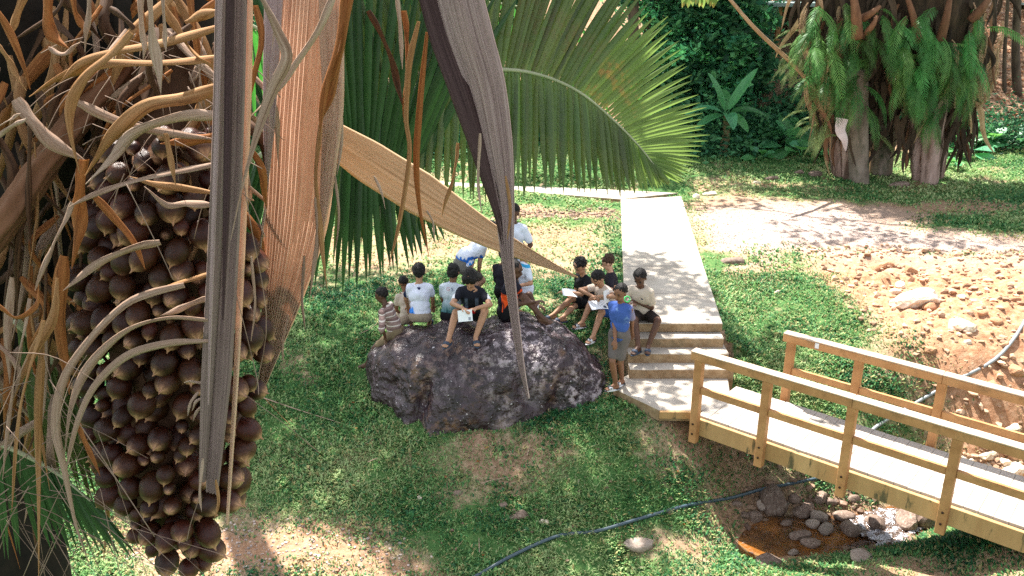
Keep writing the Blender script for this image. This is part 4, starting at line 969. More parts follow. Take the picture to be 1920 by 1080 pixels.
# 9 dark neighbour
person('person in dark clothes mostly hidden by the hanging leaf behind the boulder', W(944, 545, 11.75), (.2, .95), .82, 'dark', 'dark', 'blackp',
       [W(940, 600, 11.8), W(952, 600, 11.9)], [W(938, 548, 12.0), W(955, 545, 12.0)], lean=.1, head_pitch=.4, hair='full', knees=[Vector((0, 1, 0))] * 2, sleeve=1.1)
# 10 black shirt on the grass
p10 = person('boy in a plain black shirt sitting on the grass reading a sheet', W(1102, 566, 12.35), (-.85, -.5), .94, 'tan', 'black', 'blackp',
       [W(1038, 597, 11.95), W(1056, 602, 11.75)], [W(1062, 548, 12.05), W(1072, 551, 12.2)], lean=.25, head_pitch=.55, hair='curly', knees=[Vector((-.3, -.2, 1))] * 2, elbows=[Vector((.5, -.8, -.5)), Vector((.2, .6, -.6))], foot_dir=[(-1, -.3, 0), (-1, -.3, 0)])
paper(W(1068, 549, 12.0), (Vector((1, .2, -.25)), Vector((.1, .9, .35))), .22, .15, 'white sheet held low by the boy in the plain black shirt', False)
# 11 curly brown hair
person('boy with curly brown hair and black shirt sitting at the path edge', W(1152, 560, 12.5), (-.8, .1), .9, 'light', 'dark', 'blackp',
       [W(1120, 590, 12.3), W(1125, 588, 12.6)], [W(1118, 555, 12.2), W(1120, 556, 12.6)], lean=.2, head_pitch=.35, head_yaw=.1, hair='curly', hairm='hair_b', knees=[Vector((-.3, 0, 1))] * 2)
# 12 cream shirt bending over papers
person('boy in a cream shirt and blue shorts bent over papers', W(1148, 580, 11.85), (-.8, -.6), .95, 'tan', 'cream', 'bluep',
       [W(1112, 638, 11.25), W(1092, 612, 11.55)], [W(1122, 556, 11.45), W(1112, 556, 11.6)], lean=.55, head_pitch=.95, hair='full', shoes='slide_w', knees=[Vector((-.4, -.2, 1))] * 2, elbows=[Vector((-.2, -.9, .1)), Vector((-.5, .7, .2))], sleeve=.45)
paper(W(1122, 572, 11.45), (Vector((1, .3, -.1)), Vector((-.2, .9, .35))), .26, .19, 'open white sheets on the knees of the boy in the cream shirt')
paper(W(1138, 555, 11.4), (Vector((.5, .8, 0)), Vector((-.1, .1, 1))), .16, .19, 'raised white page in front of the boy in the cream shirt')
# 13 standing boy in blue
p = onz(1157, 724, 0.02); s13 = .885
person('boy in a blue tie-dye shirt standing at the left edge of the landing', Vector((p.x, p.y, .02 + .87 * s13)), (-.55, -.83), s13, 'brown', 'tie_blue', 'pinkgrey',
       [Vector((p.x + .07, p.y + .06, .03)), Vector((p.x - .03, p.y - .09, .03))], [Vector((p.x + .2, p.y + .18, .70)), Vector((p.x - .06, p.y - .22, .62))], lean=.03, head_pitch=.22, head_yaw=.15, hair='short',
       knees=[Vector((-.5, -1, 0))] * 2, shoes='slide_w', sleeve=.75, hem=.08, elbows=[Vector((.4, .6, -.2)), Vector((.3, .2, -.3))], foot_dir=[(-.6, -.6, 0), (-.9, -.35, 0)])
# 14 beige polo on the path edge
p14 = person('boy in a beige polo shirt sitting at the top of the stairs', Vector((onz(1205, 600, PATH_Z).x, A0.y + .16, PATH_Z + .10)), (-.45, -.9), .95, 'dark', 'beige', 'brownp',
       [Vector((onz(1212, 652, PATH_Z - 2 * RS).x, A0.y - .36, PATH_Z - 2 * RS + .03)), Vector((onz(1193, 652, PATH_Z - 2 * RS).x, A0.y - .40, PATH_Z - 2 * RS + .03))], [W(1195, 567, 11.35), W(1180, 568, 11.2)], lean=.35, head_pitch=.6, hair='short', knees=[Vector((.5, -.8, .9)), Vector((-.4, -.8, .9))],
       elbows=[Vector((.9, .1, -.6)), Vector((-.7, .1, -.6))], sleeve=.7)
def decal(P, text, size, m, side, up_=.10, dx=0.0, depth=.13, name='print'):
    # flat printed mark just proud of the cloth: side -1 back, +1 chest
    rl, fl, ul = P['ax']; s = P['s']; o = P['chest'] + ul * up_ * s + fl * (side * depth * s) + rl * dx * s; X = (rl if side < 0 else -rl); Y = ul; Z = X.cross(Y)
    if text == 'mark': V = [o + X * a * size + Y * b_ * size + Z * .002 for a, b_ in ((-.5, .2), (-.2, .5), (0, .25), (.25, .45), (.5, .1), (.1, -.45), (-.25, -.2))]; F = [tuple(range(7))]
    else:
        cu = bpy.data.curves.new('t', 'FONT'); cu.body = text; cu.size = size; cu.extrude = .001; cu.align_x = 'CENTER'; ob = bpy.data.objects.new('t', cu); col.objects.link(ob)
        me = bpy.data.meshes.new_from_object(ob.evaluated_get(bpy.context.evaluated_depsgraph_get())); V = [o + X * v.co.x + Y * (v.co.y - size * .35) + Z * (v.co.z + .002) for v in me.vertices]; F = [tuple(f.vertices) for f in me.polygons]; bpy.data.objects.remove(ob)
    build(name, V, F, M[m], P['root'], smooth=False)
M['navy'] = mat('navy_print', (.015, .02, .09), rough=.7, bump=0); M['rose'] = mat('rose_print', (.5, .2, .2), rough=.7, bump=0)
decal(p2, 'mark', .055, 'navy', -1, .11, .0, .132); decal(p3, 'S', .075, 'navy', -1, .10, .03, .135); decal(p3, 'G', .075, 'rose', -1, .10, -.035, .135)
decal(p10, 'mark', .03, 'paper', 1, .02, -.07, .14); decal(p14, 'mark', .035, 'navy', 1, .06, -.06, .14)
V, F = tube([W(1176, 561, 11.1) + Vector((math.cos(a) * .038, math.sin(a) * .02, math.sin(a) * .035)) for a in np.linspace(0, 6.28, 18)], .010, 6)
tag(build('wristband', V, F, mat('green_band', (.05, .45, .12), rough=.5, bump=0)), 'bright green wristband of the boy in the beige polo', 'wristband')
# ------------------------------------------------------------------ foliage
M['leaf'] = mat('broad_leaves', (1, 1, 1), rough=.45, bump=0, spec=.35, transl=.35, attr='tint')
M['leaf_far'] = mat('forest_leaves', (1, 1, 1), rough=.5, bump=0, spec=.3, transl=.45, attr='tint')
M['bark'] = mat('dark_bark', (.05, .035, .025), (.12, .085, .06), scale=6, rough=.95, bump=.8, bscale=10, stretch=(1, 1, .25), coord='World')
M['dryleaf'] = mat('dry_leaf', (.30, .18, .09), (.46, .32, .19), scale=5, rough=.8, bump=.3, transl=.2, rnd=.25, hue=.012)
def leafcloud(P, size, cols, r, flat=.4, asp=.5, droop=.3):
    """P (n,3) positions -> rhombic folded leaves"""
    n = len(P); d = r.normal(0, 1, (n, 3)); d[:, 2] = d[:, 2] * flat - droop; d /= np.linalg.norm(d, axis=1)[:, None]
    q = r.normal(0, 1, (n, 3)); s = np.cross(d, q); s /= np.linalg.norm(s, axis=1)[:, None] + 1e-9; nn = np.cross(s, d)
    L = size * r.uniform(.6, 1.35, n)[:, None]; Wd = L * asp
    a = P - d * L * .5; b = P + d * L * .5; m = P + nn * L * .08
    V = np.stack([a, m + s * Wd * .5 - d * L * .05, b, m - s * Wd * .5 - d * L * .05], 1).reshape(-1, 3)
    i = np.arange(n) * 4; F = np.stack([i, i + 1, i + 2, i + 3], -1)
    pal = np.array(cols); t = np.clip(r.random(n), 0, .999) * (len(pal) - 1); ti = t.astype(int); c = pal[ti] + (pal[ti + 1] - pal[ti]) * (t % 1)[:, None]; c *= r.uniform(.7, 1.3, (n, 1))
    return V, F, np.repeat(c, 4, 0)
FOR_C = [(.024, .115, .065), (.055, .19, .085), (.12, .32, .13)]
def forest_tree(x, y, z0, h, rad, nclump, per, seed, label, cols=FOR_C, leaf=.16, zlow=.25, name='broadleaf_tree', sx=.45, sy=.35):
    r = np.random.default_rng(seed); root = empty(name, (x, y, z0), label, 'tree', 'trees of the dark wood behind the lawn')
    C = np.stack([r.normal(0, sx, nclump) * rad, r.normal(0, sy, nclump) * rad, zlow * h + r.random(nclump) * (1 - zlow) * h], -1)
    cs = r.uniform(.30, .75, nclump)
    P = (C[:, None] + r.normal(0, 1, (nclump, per, 3)) * (cs[:, None, None] * np.array([.5, .5, .32]))).reshape(-1, 3) + np.array([x, y, z0])
    tint = np.repeat(np.where(r.random(nclump) < .14, 3.6, r.uniform(.35, 2.2, nclump)), per)  # some clumps much brighter: sunlit foliage put into the leaf tint
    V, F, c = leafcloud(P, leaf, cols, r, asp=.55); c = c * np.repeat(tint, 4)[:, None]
    build('crown', V, F, M['leaf_far'], root, smooth=False, attrs={'tint': c})
    rr = random.Random(seed); pts = [Vector((x, y, z0 - .3)), Vector((x + rr.uniform(-.2, .2), y, z0 + h * .35)), Vector((x + rr.uniform(-.5, .5), y + rr.uniform(-.3, .3), z0 + h * .8))]
    V, F = tube(catmull(pts, 12), lambda t: .17 * (1 - .6 * t), 9); tr = build('trunk', V, F, M['bark'], root)
    for k in range(5):
        i = int(k * nclump / 5); p = pts[1].lerp(pts[2], rr.random()); q = Vector([float(v) for v in C[i] + np.array([x, y, z0])])
        V, F = tube(catmull([p, p.lerp(q, .5) + Vector((0, 0, .2)), q], 8), lambda t: .06 * (1 - .7 * t), 6); build('limb', V, F, M['bark'], root)
spec = [(-9.5, 27, 7, 2.6, 'far left tree of the wood behind the palm'), (-6.2, 26, 6.5, 2.4, 'bushy dark tree behind the fruiting palm'), (-3.4, 27.5, 7, 2.4, 'dark tree glimpsed through the green frond at its base'), (-.6, 26.2, 6.5, 2.2, 'dark tree behind the middle of the green frond'),
        (5.1, 25.6, 7.5, 1.7, 'tall dark tree just right of the tip of the green frond'), (6.0, 27.2, 8, 1.3, 'dense dark teal tree behind the banana plant'), (8.6, 31.5, 9, 2.2, 'bright edged tree above the blue tarp shelter'), (4.4, 28.5, 8.5, 2.0, 'dark tree at the top of the gap beside the frond tip'),
        (11.0, 31, 9, 2.4, 'tree standing behind the left palm cluster'), (14.5, 32, 9, 2.6, 'tree standing behind the right palm cluster'), (18.5, 31, 9, 2.6, 'shady tree at the far right edge')]
for k, (x, y, h, rd, lab) in enumerate(spec):
    forest_tree(x, y, gz(x, y) - .1, h, rd, 70 if x > 3 else 95, 130, 50 + k, lab, leaf=.16 if x > 3 else .2, zlow=.05 if x in (5.1, 6.0) else .2)
for k, (x, y, h, rd, nc, lab) in enumerate([(3.95, 24.2, 6.5, 1.1, 105, 'leafy dark tree at the right of the frond tip, nearest of the wood'), (5.0, 24.7, 6.8, 1.4, 115, 'thick dark green tree behind the banana plant on its left'), (5.95, 24.4, 6.0, 1.0, 95, 'dark clumpy tree directly above the banana plant'), (6.7, 25.2, 2.6, .5, 40, 'low tree just left of the blue tarp shelter'),
        (8.9, 30.6, 9, 1.8, 95, 'tree with sunlit specks above the shelter roof'), (5.8, 28.4, 9, 1.6, 80, 'tallest dark tree in the middle of the wood'), (9.9, 24.2, 1.6, .6, 40, 'low bush between shelter and left palm cluster')]):
    forest_tree(x, y, gz(x, y) - .2, h, rd, nc, 150, 90 + k, lab, leaf=.15 if k != 2 else .24, zlow=.02 if k != 4 else .35)
# undergrowth along the foot of the wood
r = np.random.default_rng(5); n = 22000
x = r.uniform(-8, 9.2, n); y = 23.4 + r.normal(0, .55, n) + .7 * np.sin(x * .9); k = ~((x > 2.6) & (x < 3.6)); x, y = x[k], y[k]
z = ground_h(x, y) + np.abs(r.normal(0, .5, len(x))) * (.4 + .9 * vnoise(x, y, 1.2, 3))
V, F, c = leafcloud(np.stack([x, y, z], -1), .16, FOR_C, r); tag(build('undergrowth', V, F, M['leaf_far'], smooth=False, loc=(0, 0, 0), attrs={'tint': c}), kind='stuff')
x = r.uniform(10.5, 17, 12000); y = 22.6 + r.normal(0, .5, 12000); z = ground_h(x, y) + np.abs(r.normal(0, .38, 12000))
V, F, c = leafcloud(np.stack([x, y, z], -1), .10, [(.01, .06, .03), (.03, .12, .05), (.08, .2, .08)], r); tag(build('hedge', V, F, M['leaf_far'], smooth=False, attrs={'tint': c}), 'low dense small-leaved hedge at the foot of the brown bank on the right', 'hedge')
# leaf litter on the right bank
x = r.uniform(9, 22, 16000); y = r.uniform(22.5, 33, 16000); z = ground_h(x, y) + .03
V, F, c = leafcloud(np.stack([x, y, z], -1), .17, [(.22, .10, .05), (.40, .22, .13), (.55, .38, .28)], r, flat=.15, droop=0); tag(build('leaf_litter', V, F, M['leaf_far'], smooth=False, loc=(0, 0, 0), attrs={'tint': c}), kind='stuff')
for px, py0, py1, w, lab in ((1886, 290, -40, 15, 'slim dark trunk on the leaf-strewn bank at the right edge'), (1845, 250, -40, 8, 'thin pole-like trunk left of the slim dark trunk'), (1178, 335, -60, 22, 'mossy trunk in the bright gap beside the frond tip'), (1133, 352, 250, 6, 'thin dark stake behind the tip of the green frond'), (1872, 235, -40, 7, 'thin bent sapling on the leaf-strewn bank')):
    Yt = 24.5 if px > 1200 else (23.5 if px != 1133 else 20.6); a = W(px, py0, Yt); b = W(px + 4, py1, Yt); a.z = gz(a.x, a.y) - .1
    V, F = tube(catmull([a, a.lerp(b, .5) + Vector((.08, 0, 0)), b + Vector((0, 0, 2 if py1 < 0 else 0))], 14), lambda t: w * Yt / 3200 * (1.15 - .4 * t), 9)
    rt = empty('slender_tree', a, lab, 'tree'); build('trunk', V, F, M['bark'], rt)
    if py1 < 0:
        P = np.array(b + Vector((0, 0, 2.3))) + rng.normal(0, 1, (500, 3)) * np.array([.8, .8, .5]); V, F, c = leafcloud(P, .2, FOR_C, rng); build('crown', V, F, M['leaf_far'], rt, smooth=False, attrs={'tint': c})
# pale rock bank in the bright gap
# ------------------------------------------------------------------ shelter with blue tarp
sh = empty('shelter', W(1470, 165, 27), 'small open shelter with wooden posts and a blue tarp in the dark wood', 'shelter')
b = W(1447, 168, 26.5); zf = b.z
M['tarp'] = mat('blue_tarp', (.02, .04, .26), (.03, .06, .38), rough=.5, bump=.6, bscale=4); M['shed_roof'] = mat('grey_green_roof', (.22, .30, .29), (.30, .37, .36), rough=.6, bump=.1)
XYZ = (Vector((1, 0, 0)), Vector((0, 1, 0)), Z3)
def bx(name, c, size, m, parent, ax=XYZ, bev=.01):
    V, F = bbox_mesh(c, size, ax, bev); return build(name, V, F, m, parent, smooth=False)
bx('floor_slab', (b.x + 1.4, b.y + 1, zf - .06), (3.4, 2.2, .12), M['concrete'], sh)
for dx, dy in ((0, 0), (1.25, 0), (2.9, 0), (0, 1.9), (2.9, 1.9)): bx('post', (b.x + dx, b.y + dy, zf + 1.2), (.13, .13, 2.4), M['wood'], sh)
bx('tarp', (b.x + .95, b.y + .6, zf + .42), (1.3, .8, .75), M['tarp'], sh, bev=.15); bx('back_wall', (b.x + 1.45, b.y + 2.02, zf + 1.2), (3.1, .08, 2.4), M['bark'], sh); bx('roof', (b.x + 1.4, b.y + .9, zf + 2.46), (3.9, 3, .1), M['shed_roof'], sh)
p = W(1900, 32, 30); sh2 = empty('roofed_hut', (p.x + 1.4, p.y, p.z - 2), 'corner of a pale green-grey roofed hut at the top right edge', 'hut')
bx('roof', (p.x + 1.7, p.y, p.z), (4, 3, .07), M['shed_roof'], sh2, (Vector((.97, 0, -.22)).normalized(), Vector((0, 1, 0)), Vector((.22, 0, .97)).normalized())); bx('fascia', (p.x + 1.7, p.y - 1.53, p.z), (4, .05, .16), M['concrete'], sh2, (Vector((.97, 0, -.22)).normalized(), Vector((0, 1, 0)), Vector((.22, 0, .97)).normalized()))
bx('wall', (p.x + 2, p.y, p.z - 1.7), (2.6, 2.4, 3.2), M['shed_roof'], sh2)

# ------------------------------------------------------------------ broad-leaved plants
M['banana'] = mat('banana_leaf', (.07, .28, .11), (.14, .40, .17), scale=4, rough=.4, bump=.25, bscale=30, stretch=(1, 1, .3), spec=.4, transl=.4, tcol=(.2, .5, .08), rnd=.25, hue=.03)
M['stem'] = mat('green_brown_stem', (.12, .11, .05), (.20, .15, .08), scale=8, rough=.8, bump=.3)
def bigleaf(root, p0, d, L, w, droop, kind='banana', name='leaf'):
    d = Vector(d).normalized(); pts = []
    for i in range(12):
        t = i / 11; pts.append(p0 + d * (L * t) + Vector((0, 0, -droop * L * t * t)))
    st = .22
    if kind == 'banana': wf = lambda t: w * (max(1e-4, math.sin(math.pi * min(1, max(0, (t - .12) / .88)) ** .75)) ** .55 if t > .12 else .05)
    else: wf = lambda t: w * (.03 if t < .42 else max(.02, max(1e-4, math.sin(math.pi * min(1, (t - .42) / .58) ** .6)) ** .6))
    V, F = ribbon(pts, wf, lambda t, p: Vector((0, -.25, 1)), fold=-.35 if kind == 'banana' else -.15, cross=4)
    return build(name, V, F, M['banana'], root)
def plant(px, py, Y, leaves, label, cat, name, kind='banana', trunk=None, L0=1.0):
    b = W(px, py, Y); b.z = gz(b.x, b.y) if Y < 23.4 else b.z; rt = empty(name, b, label, cat)
    top = b + Vector((0, 0, trunk or .05))
    if trunk: V, F = tube(catmull([b - Z3 * .1, b + Vector((.05, 0, trunk * .5)), top], 10), lambda t: .13 * (1 - .5 * t), 10); build('stem', V, F, M['stem'], rt)
    for (a, el, L, w, dr) in leaves:
        d = Vector((math.cos(R(a)) * math.cos(R(el)), math.sin(R(a)) * math.cos(R(el)) , math.sin(R(el)))); bigleaf(rt, top, d, L * L0, w * L0, dr, kind)
plant(1352, 322, 22.3, [(180, 30, 1.05, .26, .55), (178, 65, 1.1, .34, .1), (0, 60, 1.2, .30, .05), (0, 22, 1.0, .3, .45), (-90, 20, .8, .28, .6), (-60, 5, .7, .26, .5), (200, 0, .75, .25, .4), (90, 50, 1.0, .3, .3)], 'banana plant with broad leaves at the edge of the dark wood', 'banana plant', 'banana_plant', trunk=1.0, L0=1.2)
rr = random.Random(3)
def rosette(n, L, w, el=(15, 70)): return [(360 * i / n + rr.uniform(-20, 20), rr.uniform(*el), L * rr.uniform(.7, 1.15), w, rr.uniform(.15, .5)) for i in range(n)]
for px, py, Y, n, L, lab in ((1425, 312, 21.6, 10, .55, 'small light green leafy plant right of the banana plant'), (1480, 300, 22.6, 9, 1.15, 'large elephant-ear plant left of the palms'), (1500, 312, 21.8, 9, .9, 'mid green elephant-ear plant beside the left palm'), (1452, 280, 23.2, 8, 1.1, 'dark elephant-ear plant below the shelter'), (1405, 275, 23.2, 8, 1.1, 'dark leafy plant behind the banana plant'),
        (1535, 318, 22.2, 7, .8, 'leafy plant hidden behind the left palm trunks'), (1805, 292, 21.8, 9, 1.1, 'elephant-ear plant right of the right palm'), (1880, 272, 22.3, 9, 1.3, 'large elephant-ear plant at the right edge'), (1845, 285, 22.3, 7, .9, 'smaller elephant-ear plant between two bigger ones'), (1778, 335, 20.6, 9, .45, 'small spiky shrub at the foot of the right palm')):
    plant(px, py, Y, rosette(n, L, L * .42), lab, 'plant', 'leafy_plant', 'taro')
# ------------------------------------------------------------------ palm clusters beyond the lawn
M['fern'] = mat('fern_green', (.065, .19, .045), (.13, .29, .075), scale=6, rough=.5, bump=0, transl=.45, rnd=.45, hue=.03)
M['fern_sun'] = mat('fern_sunlit', (.26, .36, .12), (.36, .42, .18), scale=6, rough=.5, bump=0, transl=.45, rnd=.2)  # same fern in the sun, the light put into a paler green
M['thatch'] = mat('dead_thatch', (.018, .012, .008), (.055, .036, .022), scale=6, rough=.9, bump=.4, stretch=(1, 1, .3), rnd=.3)
M['rust'] = mat('rust_leaf_base', (.10, .042, .02), (.20, .095, .05), scale=5, rough=.8, bump=.4, bscale=20, stretch=(1, 1, .3), rnd=.2)
M['ptrunk'] = mat('grey_palm_trunk', (.13, .10, .075), (.26, .21, .17), scale=4, rough=.95, bump=.6, bscale=9, stretch=(1, 1, .5), coord='World', c3=(.05, .06, .03), c3scale=2.5)
M['ptrunk2'] = mat('pink_brown_palm_trunk', (.20, .12, .09), (.42, .30, .26), scale=4, rough=.95, bump=.6, bscale=9, stretch=(1.6, 1.6, .25), coord='World', c3=(.09, .055, .04), c3scale=3, c3at=(.5, .6))
def frond_mesh(L, np_, pl, droop, asp=.1, seed=0, curl=.3, sweep=.7):
    """pinnate frond along +X from the origin, bending down"""
    V = []; F = []; r = random.Random(seed); sp_ = []
    for i in range(20): t = i / 19; sp_.append(Vector((L * t * (1 - .25 * droop * t), 0, L * (curl * t - droop * t * t))))
    tv, tf = tube(sp_, lambda t: L * .012 * (1 - .8 * t), 4); V += tv; F += tf
    for i in range(np_):
        t = .06 + .93 * i / np_; k = t * 19; a = int(k); p = sp_[a].lerp(sp_[min(a + 1, 19)], k - a); tn = (sp_[min(a + 1, 19)] - sp_[a]).normalized() if a < 19 else tn
        ll = pl * (max(1e-3, math.sin(math.pi * min(1, t * .85 + .12))) ** .7) * r.uniform(.85, 1.1)
        for s in (-1, 1):
            d = (Vector((0, s, 0)) + tn * sweep + Vector((0, 0, -.35 - r.uniform(0, .3)))).normalized(); w = ll * asp; n = d.cross(Vector((0, 0, 1))).normalized() ; wv = tn * w
            b = len(V); q = p + d * ll * .55; V += [p - wv * .3, p + wv * .3, q + wv, q - wv, p + d * ll + Vector((0, 0, -ll * .15))]; F += [(b, b + 1, b + 2, b + 3), (b + 3, b + 2, b + 4)]
    return V, F
def mkmesh(name, V, F, m):
    me = bpy.data.meshes.new(name); me.from_pydata([tuple(v) for v in V], [], F); me.update(); me.materials.append(m); return me
FM = [mkmesh('fern_frond', *frond_mesh(1.05, 24, .20, .75, .085, s, .25), M['fern']) for s in range(3)]
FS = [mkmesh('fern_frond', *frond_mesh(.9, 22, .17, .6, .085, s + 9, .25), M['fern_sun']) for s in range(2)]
DF = [mkmesh('dead_frond', *frond_mesh(2.1, 46, .38, .9, .035, s + 20, .15, 1.3), M['dryleaf']) for s in range(2)]
def put(me, name, loc, az, pitch, sc_, root, roll=0):
    o = bpy.data.objects.new(name, me); col.objects.link(o); WL[o.name] = Vector(loc); o.parent = root; o.location = Vector(loc) - wloc(root)
    o.rotation_euler = (roll, pitch, az); o.scale = (sc_,) * 3 if not isinstance(sc_, tuple) else sc_; return o
def column(root, a, b, r0, r1, m, ridges=5, seed=0, name='trunk'):
    pts = catmull([a, a.lerp(b, .5), b], 26)
    def rad(t):
        base = r0 + (r1 - r0) * t + .12 * r0 * math.exp(-t * 12)
        return lambda an: base * (1 + .10 * math.sin(an * ridges + seed + t * 2) + .07 * fbm((math.cos(an) * 2 + seed, math.sin(an) * 2, t * 7)))
    V, F = tube(pts, rad, 30); return build(name, V, F, m, root)
def palm(name, cols_, reg, nstrip, seed, label, mats):
    r = random.Random(seed); b = W(*reg['base'], reg['Y']); b.z = gz(b.x, b.y); root = empty(name, b, label, 'palm tree', 'palm clusters on the far lawn')
    Y = reg['Y']
    for k, (px, w, px2, py2, w2, m, rid, dy) in enumerate(cols_):
        a = W(px, 343, Y + dy); a.z = gz(a.x, a.y) - .15; c = W(px2, py2, Y + dy); column(root, a, c, w * Y / 3200, w2 * Y / 3200, M[m], rid, k)
    x0, x1, y0, y1 = reg['box']
    # hanging thatch strips and leaf bases
    SH = []
    for v in range(6):
        L = 1; pts = [Vector((.06 * math.sin(i * .6 + v), 0, -i / 7)) for i in range(8)]; SH.append(ribbon(pts, lambda t: .11 * (1 - t) ** .5 * (1 if t > .05 else .6), (0, -1, 0), fold=.4, cross=2))
    sm = [[mkmesh('hanging_leaf', *SH[v], M[q]) for v in range(6)] for q in ('thatch', 'rust', 'dryleaf')]
    for i in range(nstrip):
        u = r.random(); v = r.random() ** 1.1; px = x0 + (x1 - x0) * u; wd = 1 - .45 * v; px = (x0 + x1) / 2 + (px - (x0 + x1) / 2) * wd; py = y0 + (y1 - y0) * v
        dy = r.uniform(-.75, .6) * wd; p = W(px, py, Y + dy); q = r.choices((0, 1, 2), (.80, .12, .08))[0]
        put(sm[q][r.randrange(6)], 'hanging_leaf', p, r.uniform(-.7, .7) + (3.14 if r.random() < .2 else 0), r.uniform(-.35, .35) + (px - (x0 + x1) / 2) / (x1 - x0) * -.5, (r.uniform(.6, 1.5), 1, r.uniform(.5, 1.3)), root)
    # dark core of old leaf bases so the crown is solid
    cpx = reg['core']; a = W(cpx[0], cpx[1], Y + .25); c = W(cpx[0] + cpx[4], -60, Y + .25); column(root, a, c, cpx[2] * Y / 3200, cpx[3] * Y / 3200, M['thatch'], 9, 3, 'crown_base')
    c = W(cpx[0] + cpx[4], -60, Y + .25)
    # living crown above the view
    for i in range(11):
        me = reg['crown'][i % 2]; put(me, 'frond', c + Vector((0, 0, .6 + .1 * (i % 3))), 2 * math.pi * i / 11 + r.uniform(-.2, .2), r.uniform(-1.0, -.6), r.uniform(.65, .85), root)
    for px, py, me, az, pit, s_, dy in reg['ferns']: put(me, 'dead_frond' if me in DF else 'fern_frond', W(px, py, Y + dy), az, pit, s_, root, r.uniform(-.3, .3))
    return root
M['palm_green'] = mat('palm_leaf_green', (.03, .12, .03), (.06, .19, .05), scale=4, rough=.45, bump=0, transl=.3, rnd=.2)
CR = [mkmesh('frond', *frond_mesh(3.6, 60, .75, .75, .035, s + 40, .3, .9), M['palm_green']) for s in range(2)]
r_ = random.Random(12)
def fernset(pts, ms, n, sx, sy, az=(-2.6, -.5), sc_=(.7, 1.3), dy=(-1.0, -.55)):
    o = []
    for (x, y) in pts:
        for k in range(n): o.append((x + r_.gauss(0, sx), y + r_.gauss(0, sy), r_.choice(ms), r_.uniform(*az), r_.uniform(-.1, .9), r_.uniform(*sc_), r_.uniform(*dy)))
    return o
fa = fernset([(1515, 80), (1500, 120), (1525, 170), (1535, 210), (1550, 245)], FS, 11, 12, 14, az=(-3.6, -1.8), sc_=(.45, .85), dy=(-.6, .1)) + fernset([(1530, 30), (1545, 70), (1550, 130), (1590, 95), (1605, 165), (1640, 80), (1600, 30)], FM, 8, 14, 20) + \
     [(1555, 100, DF[0], -1.9, 1.25, .95, -.9), (1515, 5, DF[1], -2.6, 1.0, .7, -.8), (1520, 130, DF[1], -2.8, 1.1, .6, -.5), (1590, 30, DF[0], -1.4, 1.3, .7, -.8), (1640, 250, FS[0], -.6, .4, .9, -.2)]
palm('palm_cluster', [(1572, 20, 1560, 160, 34, 'ptrunk2', 5, .1), (1592, 22, 1590, 150, 34, 'ptrunk2', 7, -.1), (1612, 34, 1606, 130, 36, 'ptrunk', 2, -.35), (1650, 34, 1668, 150, 44, 'ptrunk', 8, .25), (1636, 22, 1640, 180, 30, 'ptrunk', 6, .35)],
     dict(base=(1610, 345), Y=20.2, box=(1495, 1705, -40, 255), core=(1610, 215, 60, 160, 0), crown=CR, ferns=fa), 290, 1, 'left palm cluster with pale sunlit ferns and a smooth grey trunk in front', None)
fb = fernset([(1705, 80), (1735, 60), (1760, 90), (1700, 110), (1718, 160), (1765, 130), (1745, 150), (1790, 120)], FM, 9, 15, 22, sc_=(.7, 1.25)) + fernset([(1680, 50), (1830, 60), (1815, 120)], FM, 8, 12, 20) + \
     [(1785, 75, DF[0], -1.1, .7, .5, -.9), (1850, 60, DF[1], -1.4, 1.35, 1.0, -.7), (1870, 90, DF[0], -1.3, 1.35, 1.0, -.4), (1845, 120, DF[0], -1.7, 1.3, .9, -.3), (1880, 40, DF[1], -1.2, 1.35, 1.1, .2), (1825, 5, DF[1], -1.0, 1.1, .8, -.6)]
palm('palm_cluster', [(1722, 17, 1712, 160, 32, 'ptrunk2', 5, .05), (1742, 29, 1756, 150, 48, 'ptrunk2', 7, -.15), (1757, 18, 1782, 160, 28, 'ptrunk2', 6, .1)],
     dict(base=(1738, 350), Y=19.8, box=(1640, 1880, -40, 250), core=(1752, 195, 55, 190, 0), crown=CR, ferns=fb), 290, 2, 'right palm cluster hung with bright green ferns above a split pinkish trunk', None)
# stalk of a fallen frond reaching from the left cluster to the upper left, pale torn leaf base
pr = bpy.data.objects['palm_cluster']
V, F = tube(catmull([W(1365, -5, 19.2), W(1420, 58, 19.3), W(1492, 126, 19.6), W(1560, 205, 19.8)], 24), lambda t: .035 + .02 * t, 8); build('leaf_stalk', V, F, M['dryleaf'], pr)
V, F = ribbon(catmull([W(1580, 222, 19.2), W(1576, 245, 19.15), W(1584, 262, 19.1), W(1586, 283, 19.15)], 10), lambda t: .26 * (1 - t) ** .6 + .02, (0, -1, 0), fold=.1, cross=4, ripple=.01)
build('torn_leaf_base', V, F, mat('pale_torn_sheath', (.5, .4, .38), (.62, .52, .5), scale=5, rough=.9, bump=.4), pr)
for a, b_, w in (((1700, -10), (1722, 78), 15), ((1782, -10), (1762, 78), 17), ((1858, -8), (1822, 38), 18), ((1600, -10), (1606, 70), 22), ((1645, 30), (1625, 62), 12), ((1650, 12), (1618, 34), 14)):
    V, F = tube(catmull([W(*a, 18.9), W((a[0] + b_[0]) / 2 + 2, (a[1] + b_[1]) / 2, 18.85), W(*b_, 19.0)], 12), lambda t: w * 19 / 3200 * (.5 + .6 * t), 10)
    build('leaf_base', V, F, M['rust'], bpy.data.objects['palm_cluster.001'] if a[0] > 1660 else pr)
